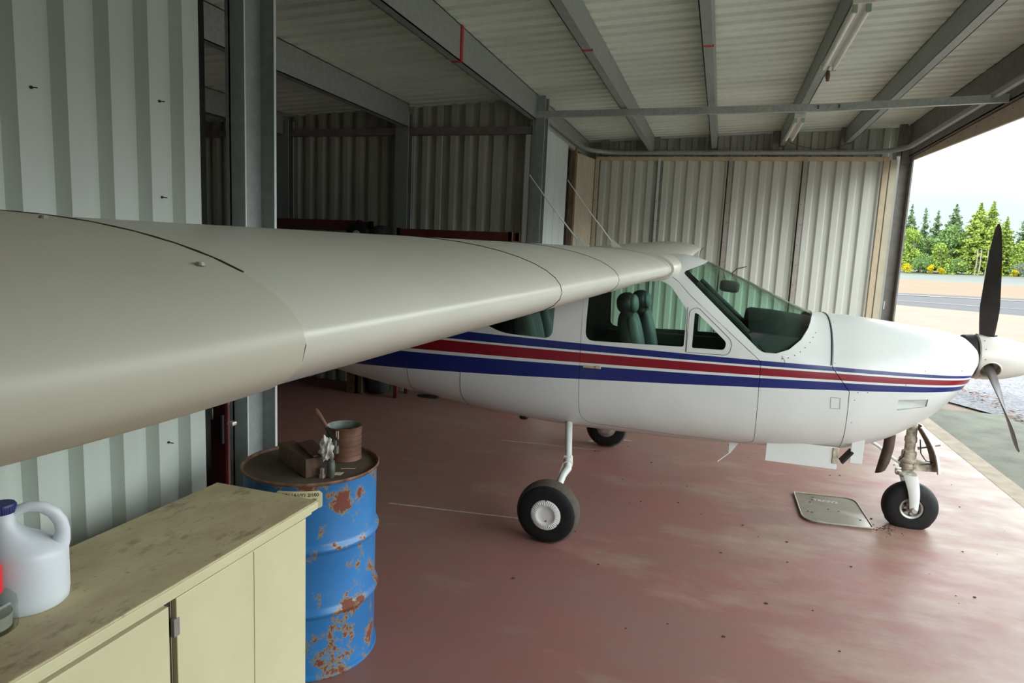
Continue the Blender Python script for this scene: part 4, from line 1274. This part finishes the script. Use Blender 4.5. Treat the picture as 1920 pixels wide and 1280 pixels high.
rust_f = ramp(dn, s_.outputs[0], [(.577, 0.), (.592, 1.)])
c0 = mixc(dn, undercoat, base, (.24, .19, .11))
c0 = mixc(dn, rust_f, c0, (.15, .040, .022))
c0 = mixc(dn, ramp(dn, a3, [(.70, 0.), (.78, .7)]), c0, (.10, .06, .04))
lk(dn, c0, db.inputs['Base Color']); lk(dn, ramp(dn, rust_f, [(0, .34), (1, .8)]), db.inputs['Roughness'])
bump(dn, db, a1, .002, .4)
drum = thing('steel_drum', (DXc, DYc, 0), 'rusty blue steel drum standing at the end of the cream cabinet', 'drum')
bm = B()
prof = [(0, .004), (DR - .012, .004), (DR, 0), (DR + .004, .006), (DR + .002, .018), (DR - .008, .024)]
for zc_ in (.315, .615):
    prof += [(DR - .008, zc_ - .03), (DR - .004, zc_ - .018), (DR + .006, zc_ - .007), (DR + .008, zc_), (DR + .006, zc_ + .007), (DR - .004, zc_ + .018), (DR - .008, zc_ + .03)]
prof += [(DR - .008, DH - .022), (DR - .004, DH - .016)]
lathe(bm, prof, 'z', (DXc, DYc, 0), 96); mk('drum_body', bm, dm, drum, smooth=40)
bm = B(); lathe(bm, [(DR - .005, DH - .018), (DR + .003, DH - .012), (DR + .004, DH - .004), (DR, DH), (DR - .005, DH - .002), (DR - .008, DH - .016)], 'z', (DXc, DYc, 0), 96, close=True); mk('drum_rim', bm, M('rusty_rim', (.15, .075, .045), .6, .2, .4, 30, c2=(.26, .15, .10)), drum, smooth=50)
lidz = DH - .016
bm = B(); lathe(bm, [(0, lidz), (DR - .05, lidz), (DR - .02, lidz - .002), (DR - .006, lidz + .002)], 'z', (DXc, DYc, 0), 64); mk('drum_lid', bm, M('dusty_drum_lid', (.075, .055, .036), .8, .1, .35, 9), drum, smooth=40)
# curved sticker with its transport code
def curved(o, r):
    """wrap a flat x/z mesh round the drum, x measured along the circumference"""
    for v in o.data.vertices:
        a = v.co.x / DR; rr_ = r + v.co.y
        v.co = Vector((rr_ * cos(a), rr_ * sin(a), v.co.z))
LA = radians(-66)
bm = B(); NSEG = 24; L_ = .205; z0, z1 = .815, .893
va = [(bm.verts.new((LA * DR - L_ / 2 + L_ * k / NSEG, 0, z0 + (.006 if k in (0, NSEG) else 0))), bm.verts.new((LA * DR - L_ / 2 + L_ * k / NSEG, 0, z1 - (.014 if k in (0, NSEG) else .004 if k in (1, NSEG - 1) else 0)))) for k in range(NSEG + 1)]
for a, b in zip(va, va[1:]): bm.faces.new((a[0], b[0], b[1], a[1]))
me = bpy.data.meshes.new('sticker'); bm.to_mesh(me); bm.free(); me.materials.append(label_mat)
st_ = bpy.data.objects.new('sticker', me); link(st_, drum); curved(st_, DR - .0068)
st_['label'] = 'cream sticker with black transport code'
def text_mesh(body, size, ext=.0004):
    cu = bpy.data.curves.new('txt', 'FONT'); cu.body = body; cu.size = size; cu.extrude = ext; cu.resolution_u = 3; cu.offset = size * .012
    o = bpy.data.objects.new('txt', cu); COL.objects.link(o)
    dg = bpy.context.evaluated_depsgraph_get(); dg.update()
    me = bpy.data.meshes.new_from_object(o.evaluated_get(dg)); drop(o)
    return me
def drumtext(body, size, u, z, nm):
    me = text_mesh(body, size)
    for v in me.vertices: v.co = Vector((LA * DR + u + v.co.x, v.co.z, z + v.co.y))
    me.materials.clear(); me.materials.append(ink)
    o = bpy.data.objects.new(nm, me); link(o, st_); curved(o, DR - .0062); return o
drumtext('UN 1A1/Y1.2/100', .0215, -.070, .868, 'sticker_lettering')
drumtext('/BL', .0215, .055, .844, 'sticker_lettering')
bm = B(); prism(bm, [(LA * DR - .098, .866), (LA * DR - .088, .866), (LA * DR - .091, .882)], 'y', 0, .0006); prism(bm, [(LA * DR - .082, .868), (LA * DR - .076, .866), (LA * DR - .083, .884)], 'y', 0, .0006)
me = bpy.data.meshes.new('sticker_mark'); bm.to_mesh(me); bm.free(); me.materials.append(ink); o = bpy.data.objects.new('sticker_mark', me); link(o, st_); curved(o, DR - .0062)

# things on the drum lid
def rotz(a, c): return Matrix.Translation(c) @ Matrix.Rotation(a, 4, 'Z') @ Matrix.Translation(-Vector(c))
bm = B(); box(bm, (-.155, -.04, lidz), (.155, .04, lidz + .088), 0, .004)
bmesh.ops.transform(bm, matrix=Matrix.Translation((-1.795, 2.535, 0)) @ Matrix.Rotation(radians(-31.7), 4, 'Z'), verts=bm.verts)
tag(mk('wood_block', bm, brown_wood, loc=(-1.795, 2.535, lidz)), 'old brown wooden block lying on the drum lid', 'wood block')
bm = B(); box(bm, (-.115, -.035, -.005), (.115, .035, .005), 0, .002)
bmesh.ops.transform(bm, matrix=Matrix.Translation((-1.725, 2.535, lidz + .102)) @ Matrix.Rotation(radians(-38), 4, 'Z') @ Matrix.Rotation(radians(5), 4, 'X'), verts=bm.verts)
tag(mk('metal_plate', bm, M('dark_rust_plate', (.075, .035, .028), .6, .3, .2, 20), loc=(-1.725, 2.535, lidz + .09)), 'small dark rusty plate resting on the wooden block', 'metal plate')
tx, ty = -1.690, 2.745
can = thing('tin_can', (tx, ty, lidz), 'open rusty ribbed tin with white paint runs on the drum', 'tin')
bm = B(); cr_ = .084; prof = [(0, 0), (cr_, 0), (cr_ + .002, .004), (cr_, .010)]
for k in range(5):
    z = .030 + .024 * k; prof += [(cr_, z - .003), (cr_ - .006, z - .001), (cr_ - .006, z + .001), (cr_, z + .003)]
prof += [(cr_, .158), (cr_ + .003, .163), (cr_ + .003, .167), (cr_ - .002, .167), (cr_ - .003, .010), (0, .006)]
lathe(bm, prof, 'z', (tx, ty, lidz), 48); mk('can_body', bm, rust_mat, can, smooth=40)
bm = B(); lathe(bm, [(cr_ - .0035, .06), (cr_ - .0035, .165), (cr_ - .001, .1675)], 'z', (tx, ty, lidz), 48); mk('can_lining', bm, M('verdigris_lining', (.20, .25, .22), .5, .2, .4, 20), can, smooth=40)
bm = B()
for a, l in ((-1.46, .030), (-1.36, .040)):
    p = Vector((tx + (cr_ + .001) * cos(a), ty + (cr_ + .001) * sin(a), lidz + .158)); tube(bm, [p, p - Vector((0, 0, l))], .0028, 6)
mk('paint_run', bm, paper_mat, can)
# brush with a wooden handle leaning in the tin
br = thing('paint_brush', (tx - .06, ty - .02, lidz + .1), 'wooden handled brush leaning in the rusty tin', 'brush')
A, C_ = Vector((-1.815, 2.69, 1.158)), Vector((-1.742, 2.675, 1.078))
bm = B(); tube(bm, [A, A.lerp(C_, .12), A.lerp(C_, .5), A.lerp(C_, .85), C_], [.006, .0105, .011, .010, .008], 12); mk('brush_handle', bm, M('reddish_handle', (.19, .085, .05), .55, 0, .2, 30), br, smooth=50)
bm = B(); tube(bm, [C_, C_.lerp(A, -.35), C_.lerp(A, -.7)], [.010, .012, .008], 10); mk('bristles', bm, int_dark, br, smooth=50)
# grey spray gun standing on the lid with a white rag on top
gx, gy = -1.592, 2.478
gun = thing('spray_gun', (gx, gy, lidz), 'dirty grey metal sprayer standing upright on the drum lid', 'sprayer')
bm = B(); lathe(bm, [(0, 0), (.012, 0), (.016, .006), (.0165, .018), (.0185, .022), (.0185, .060), (.0165, .066), (.0175, .076), (.010, .082), (.013, .090), (.0155, .100), (.012, .112), (.008, .12), (.008, .15), (0, .152)], 'z', (gx, gy, lidz), 24); mk('gun_body', bm, gun_mat, gun, smooth=40)
bm = B(); box(bm, (gx - .005, gy - .01, lidz + .115), (gx + .035, gy + .01, lidz + .150), 0, .003); tube(bm, [(gx + .02, gy, lidz + .15), (gx + .02, gy, lidz + .175)], .008, 8); tube(bm, [(gx - .005, gy, lidz + .13), (gx - .03, gy + .01, lidz + .165)], .004, 6); mk('gun_head', bm, gun_mat, gun)
bm = B(); bmesh.ops.create_icosphere(bm, subdivisions=4, radius=1)
rnd = random.Random(5)
from mathutils import noise as mn
for v in bm.verts:
    d = mn.noise(v.co * 2.4) * .8 + abs(mn.noise(v.co * 5)) * .5
    v.co = Vector((v.co.x * .026, v.co.y * .017, v.co.z * .043)) * (1 + d) + Vector((gx - .014, gy - .016, lidz + .135))
tag(mk('white_rag', bm, white_rag, loc=(gx, gy, lidz + .13), smooth=60), 'crumpled whitish rag hung on the sprayer', 'rag')
bm = B(); box(bm, (-1.632, 2.452, lidz), (-1.617, 2.468, lidz + .045), 0, .001); box(bm, (-1.634, 2.449, lidz), (-1.614, 2.471, lidz + .018), 0, .001)
tag(mk('adhesive_tube', bm, M('pale_tube', (.34, .30, .25), .6), loc=(-1.625, 2.46, lidz)), 'small pale tube between the wooden block and the sprayer', 'tube')
bm = B(); q = [(-1.61, 2.505), (-1.57, 2.52), (-1.575, 2.56), (-1.615, 2.54)]; prism(bm, q, 'z', lidz, lidz + .0015)
tag(mk('paper_scrap', bm, paper_mat, loc=(-1.59, 2.53, lidz)), 'torn pale paper scrap on the drum beside the sprayer', 'paper')
bm = B(); tube(bm, [(-1.61, 2.59, lidz + .004), (-1.55, 2.62, lidz + .004)], .0022, 6)
tag(mk('wooden_stick', bm, M('pale_stick', (.45, .34, .24), .7), loc=(-1.58, 2.60, lidz)), 'thin pale stick on the drum in front of the tin', 'stick')

# ------------------------------------------------------------------ drip tray, debris, back bay things
def inpoly(poly): return poly
tr = thing('drip_tray', (1.0, 5.65, 0), 'flat dull metal tray with rounded corners on the floor by the nose wheel', 'tray')
TP = rounded([(.763, 5.95), (1.245, 5.99), (1.262, 5.345), (.768, 5.29)], [.02, .12, .02, .14], 6)
tmat, tnn, tbb = newmat('oily_tray')
co = objco(tnn)
c0 = mixc(tnn, ramp(tnn, noise(tnn, 1.6, 3, .5, co), [(.40, 0.), (.6, 1.)]), (.14, .12, .075), (.22, .20, .165))
lk(tnn, c0, tbb.inputs['Base Color']); tbb.inputs['Metallic'].default_value = .5
lk(tnn, ramp(tnn, noise(tnn, 1.6, 3, .5, co), [(.45, .55), (.58, .22)]), tbb.inputs['Roughness'])
bm = B(); prism(bm, TP, 'z', 0.001, .012); mk('tray_sheet', bm, tmat, tr)
bm = B(); tube(bm, [(x, y, .014) for x, y in TP + [TP[0]]], .0055, 8, caps=False); mk('tray_rim', bm, M('tray_rim_metal', (.36, .31, .24), .5, .3), tr, smooth=50)
me = text_mesh('TRCIV2', .062, .0006)
for v in me.vertices: v.co = Vector((.90 + v.co.x * .95, 5.80 + v.co.y + v.co.x * .03, .0125 + v.co.z))
for v in me.vertices: v.co -= tr.location
me.materials.clear(); me.materials.append(M('faded_lettering', (.42, .40, .36), .5)); o = bpy.data.objects.new('tray_lettering', me); link(o, tr)
bm = B(); rnd = random.Random(8)
for k in range(9):
    x, y = rnd.uniform(.82, 1.20), rnd.uniform(5.38, 5.90); pillow(bm, (x, y, .013), (.008, .006, .003), n=4)
mk('oil_drop', bm, black_mat, tr)
bm = B(); rnd = random.Random(21)
for k in range(90):
    x, y = rnd.uniform(-1.3, 2.5), rnd.uniform(1.6, 7.5); s = rnd.uniform(.003, .011); a = rnd.uniform(0, pi)
    pillow(bm, (x, y, s * .3), (s, s * .6, s * .35), n=3)
for k in range(60):
    x, y = 1.35 + rnd.gauss(0, .05), 5.40 + rnd.gauss(0, .05); s = rnd.uniform(.002, .006)
    pillow(bm, (x, y, s * .3), (s, s, s * .5), n=3)
tag(mk('floor_debris', bm, M('debris', (.06, .035, .025), .9)), 'small dark crumbs and leaf bits scattered on the red floor', 'debris', kind='stuff')
# dark red rack against the back wall
rk = thing('storage_rack', (-3.2, 7.6, 0), 'dark red steel rack in front of the back wall, right section', 'rack', 'dark red racks')
def rack(rt, xa, xb, za, zb_):
    for y in (7.55, 7.85):
        bm = B(); box(bm, (xa, y, za - .10), (xb, y + .05, za), 0, .004); mk('rack_beam', bm, red_steel, rt)
        bm = B(); box(bm, (xa, y, .9), (xb, y + .05, 1.0), 0, .004); mk('rack_beam', bm, red_steel, rt)
        for x in (xa, xb - .05):
            bm = B(); box(bm, (x, y, 0), (x + .05, y + .05, za + .01), 0, .003); mk('rack_upright', bm, red_steel, rt)
    bm = B(); box(bm, (xa, 7.55, za - .125), (xb, 7.9, za - .10)); mk('rack_shelf', bm, brown_wood, rt)
    bm = B(); box(bm, (xa, 7.55, 1.0), (xb, 7.9, 1.02)); mk('rack_shelf', bm, brown_wood, rt)
rack(rk, -3.93, -2.40, 2.185, 0)
rk2 = thing('storage_rack', (-5.2, 7.6, 0), 'dark red steel rack in front of the back wall, left section', 'rack', 'dark red racks')
rack(rk2, -6.0, -4.45, 2.265, 0)
sw = thing('spare_wheel', (-4.45, 7.45, 2.02), 'small black tyre with a bright hub against the dark back wall', 'wheel')
bm = B(); tyre(bm, (-4.45, 7.50, 2.08), .16, .09, .07); mk('tyre', bm, [black_rub, black_rub], sw, smooth=50)
bm = B(); lathe(bm, [(0, -.05), (.03, -.05), (.075, -.03), (.075, .03), (0, .03)], 'y', (-4.45, 7.50, 2.08), 24); mk('wheel_hub', bm, edge_mat, sw, smooth=40)
bm = B(); box(bm, (-4.62, 7.55, 0), (-4.40, 7.85, 1.93)); tag(mk('wooden_stand', bm, brown_wood, loc=(-4.5, 7.7, 0)), 'dark wooden stand carrying the small spare wheel', 'stand')
gb_ = thing('cloth_bundle', (-4.2, 7.6, 0), 'dark bundle between the two red racks', 'bundle')
bm = B(); pillow(bm, (-4.22, 7.70, 2.08), (.11, .15, .14), 0, n=10); pillow(bm, (-4.22, 7.70, .97), (.14, .15, .97), 0, n=10, p=5); mk('bundle', bm, int_dark, gb_, smooth=60)
rb = thing('red_tool_chest', (-3.10, 3.35, 0), 'dark red steel chest with a grey label behind the big column', 'tool chest')
bm = B(); box(bm, (-3.30, 3.25, 0), (-2.82, 3.65, .965), 0, .02); mk('chest_body', bm, red_steel, rb)
bm = B(); box(bm, (-3.10, 3.243, .84), (-2.93, 3.251, .91), 0, .003); mk('chest_label', bm, galv_light, rb)
bm = B(); tube(bm, [(-2.85, 3.235, .70), (-2.85, 3.235, .88)], .012, 8); mk('chest_handle', bm, black_mat, rb)

for o in list(COL.objects):
    if o.type == 'MESH' and o.name.split('.')[0] in ('screw', 'bolt', 'panel_seam', 'fastener', 'wing_seam', 'cap_screw', 'spinner_screw', 'hubcap_screw', 'rim_hole',
            'paint_run', 'headrest_post', 'door_catch', 'hinge', 'arm_rest', 'windshield_post', 'oil_drop', 'sticker_mark', 'flange_edge', 'nose_seam'):
        split(o)

# ------------------------------------------------------------------ trees beyond the runway
def leafmat(name, c, c2):
    m, n, b = newmat(name)
    f = ramp(n, noise(n, .5, 4, .7), [(.35, 0.), (.65, 1.)])
    lk(n, mixc(n, f, c, c2), b.inputs['Base Color']); b.inputs['Roughness'].default_value = .8
    b.inputs['Specular IOR Level'].default_value = .1
    return m
lf = [leafmat('bluish_needles', (.12, .185, .095), (.18, .25, .12)), leafmat('bright_leaves', (.20, .30, .055), (.28, .38, .08)),  # leaf colours raised and paled to carry the distant haze
      leafmat('yellow_green_needles', (.21, .29, .055), (.29, .36, .08)), leafmat('deep_green_leaves', (.12, .21, .07), (.18, .28, .09))]
bark = M('bark', (.11, .085, .06), .9, 0, .3, 3)
def leaf(bm, p, s, rnd, up=.4):
    d = Vector((rnd.gauss(0, 1), rnd.gauss(0, 1), rnd.gauss(0, up))).normalized()
    e_ = d.cross(Vector((rnd.gauss(0, 1), rnd.gauss(0, 1), rnd.gauss(0, 1)))).normalized()
    a = [bm.verts.new(p + d * s), bm.verts.new(p + e_ * s * .5), bm.verts.new(p - d * s * .7), bm.verts.new(p - e_ * s * .5)]
    bm.faces.new(a)
def conifer(name, x, y, z, h, w, mi, label, seed, dens=1.0, gap=.0):
    rnd = random.Random(seed)
    t = thing(name, (x, y, z), label, 'tree', 'trees beyond the runway')
    bm = B(); tube(bm, [(x, y, z), (x, y, z + h * .6), (x, y, z + h)], [h * .014, h * .008, .02], 7); mk('trunk', bm, bark, t)
    bm = B(); n = int(44 * dens) 
    for k in range(n):
        q = (k + rnd.random()) / n; zz = z + h * (.08 + .92 * q)
        L = w * 1.35 * (1 - q) ** .95 * rnd.uniform(.55, 1.15) + .05
        for b_ in range(rnd.randint(4, 6)):
            a = rnd.uniform(0, 2 * pi); L2 = L * rnd.uniform(.7, 1.05)
            m_ = max(3, int(L2 * 5.5))
            for j in range(m_):
                u = (j + rnd.random()) / m_
                p = Vector((x + cos(a) * L2 * u, y + sin(a) * L2 * u, zz - L2 * .16 * u ** 1.5 + rnd.gauss(0, .10)))
                g_ = .35 + .65 * min(1, L / 1.2)
                for _ in range(3): leaf(bm, p + Vector((rnd.gauss(0, .2), rnd.gauss(0, .2), rnd.gauss(0, .14))) * g_, rnd.uniform(.16, .42) * g_, rnd)
    mk('foliage', bm, lf[mi], t); return t
def broad(name, x, y, z, h, w, mi, label, seed, cat='tree', group='trees beyond the runway', nb=16, fl=None):
    rnd = random.Random(seed)
    t = thing(name, (x, y, z), label, cat, group)
    bm = B()
    for k in range(4):
        a = rnd.uniform(0, 6.28); tube(bm, [(x + .1 * cos(a), y + .1 * sin(a), z), (x + w * .25 * cos(a), y + w * .25 * sin(a), z + h * .45), (x + w * .5 * cos(a), y + w * .5 * sin(a), z + h * .8)], [h * .014, h * .01, .02], 6)
    mk('trunk', bm, bark, t)
    bm = B()
    for k in range(nb):
        u = rnd.random(); a = rnd.uniform(0, 6.28); rr_ = w * .72 * sqrt(rnd.random()) * (1 - .6 * u)
        c = Vector((x + rr_ * cos(a), y + rr_ * sin(a), z + h * (.18 + .68 * u))); R = w * rnd.uniform(.26, .42)
        for j in range(int(150 * (R / 1.2) ** 2) + 40):
            d = Vector((rnd.gauss(0, 1), rnd.gauss(0, 1), rnd.gauss(0, 1))).normalized()
            leaf(bm, c + Vector((d.x, d.y, d.z * .85)) * R * rnd.uniform(.6, 1.05), rnd.uniform(.14, .30) * (1 if h > 4 else .6), rnd, 1)
    mk('foliage' if fl is None else 'flowering_twigs', bm, lf[mi] if fl is None else fl, t); return t
G = 1.45
conifer('pine_tree', 36.4, 155, G, 13.8, 2.6, 0, 'slim bluish pine nearest the corner post', 1, 1.0)
conifer('pine_tree', 39.2, 156, G, 13.3, 2.5, 0, 'thin bluish pine, second tree from the corner post', 2, .8)
conifer('pine_tree', 42.0, 158, G, 12.9, 3.0, 0, 'bluish pine behind the green thicket, third from the post', 3, 1.0)
conifer('pine_tree', 44.6, 156, G, 14.2, 3.4, 0, 'tall bluish green pine just left of the yellow-green conifers', 4, 1.3)
conifer('conifer_tree', 46.6, 149, G, 13.9, 4.4, 2, 'broad yellow-green conifer with a pointed top', 5, 1.7)
conifer('conifer_tree', 49.0, 150, G, 14.3, 3.6, 2, 'narrower green conifer directly right of the pointed yellow-green one', 6, 1.6)
conifer('conifer_tree', 51.9, 151, G, 11.4, 2.9, 2, 'shorter green conifer behind the upper propeller blade', 7, 1.4)
conifer('conifer_tree', 55.4, 152, G, 13.6, 2.7, 0, 'tall sparse pine at the right edge of the picture', 8, 1.0)
conifer('conifer_tree', 57.0, 150, G, 12.6, 3.2, 2, 'yellowish conifer cut off by the right edge', 9, 1.4)
broad('leafy_tree', 35.2, 149, G, 9.6, 3.2, 1, 'bright lime green round tree beside the corner post', 11, nb=22)
broad('leafy_tree', 38.9, 150, G, 8.2, 3.3, 3, 'deep green leafy tree under the thin pines', 12, nb=22)
broad('leafy_tree', 42.3, 150, G, 9.8, 3.6, 3, 'large green leafy tree left of the conifers', 13, nb=26)
broad('leafy_tree', 40.5, 147.5, G, 6.0, 3.0, 1, 'low green leafy tree in front of the thicket', 14, nb=20)
broad('leafy_tree', 54.4, 147, G, 7.0, 4.0, 1, 'wide bright green tree right of the propeller tip', 15, nb=26)
broad('leafy_tree', 44.2, 153, G, 9.0, 3.4, 3, 'shaded green tree filling the gap before the pointed conifer', 16, nb=22)
broad('leafy_tree', 51.0, 153, G, 8.0, 3.2, 3, 'green leafy tree behind the propeller blade', 17, nb=22)
broad('bush', 37.0, 146, G, 3.6, 3.0, 3, 'dark green bush behind the yellow broom near the post', 18, 'bush', 'bushes before the trees', 14)
broad('bush', 43.2, 146, G, 3.0, 3.0, 3, 'green bush left of the pale tree trunks', 19, 'bush', 'bushes before the trees', 14)
broad('bush', 57.5, 145, G, 4.2, 3.0, 3, 'green bush low at the right edge', 20, 'bush', 'bushes before the trees', 14)
greyl = leafmat('greyish_leaves', (.16, .20, .13), (.26, .30, .22))
broad('bush', 52.5, 143, G, 2.9, 2.2, 3, 'grey-green rounded bush just right of the propeller blade', 21, 'bush', 'bushes before the trees', 16, fl=greyl)
yel = leafmat('yellow_broom_flowers', (.55, .42, .01), (.30, .32, .03))
for k, (x, y, h, w, lab) in enumerate(((34.0, 143.5, 1.7, 1.9, 'yellow flowering broom beside the corner post'), (37.9, 143.5, 1.9, 1.3, 'tall yellow flowering broom below the thin pines'), (40.0, 143.5, 1.3, 1.2, 'small yellow flowering broom right of the tall one'),
        (48.6, 142, 1.8, 1.0, 'yellow flowering broom left of the propeller blade'), (50.9, 141.5, 1.7, .9, 'yellow flowering broom right of the propeller blade'), (54.0, 141, 1.3, .9, 'small yellow broom in front of the grey-green bush'))):
    broad('broom_shrub', x, y, 1.35, h, w, 1, lab, 40 + k, 'shrub', 'yellow broom shrubs', 9, fl=yel)
for k, x in enumerate((45.9, 46.5, 47.6)):
    bm = B(); tube(bm, [(x, 145.5, 1.3), (x + .1, 145.5, 4), (x + .05, 145.6, 6.4)], [.14, .12, .08], 7)
    tag(mk('bare_trunk', bm, M('pale_bark', (.30, .27, .22), .9), loc=(x, 145.5, 1.3)), ['left', 'middle', 'right'][k] + ' one of three pale bare trunks below the yellow-green conifer', 'tree trunk', 'pale bare trunks')
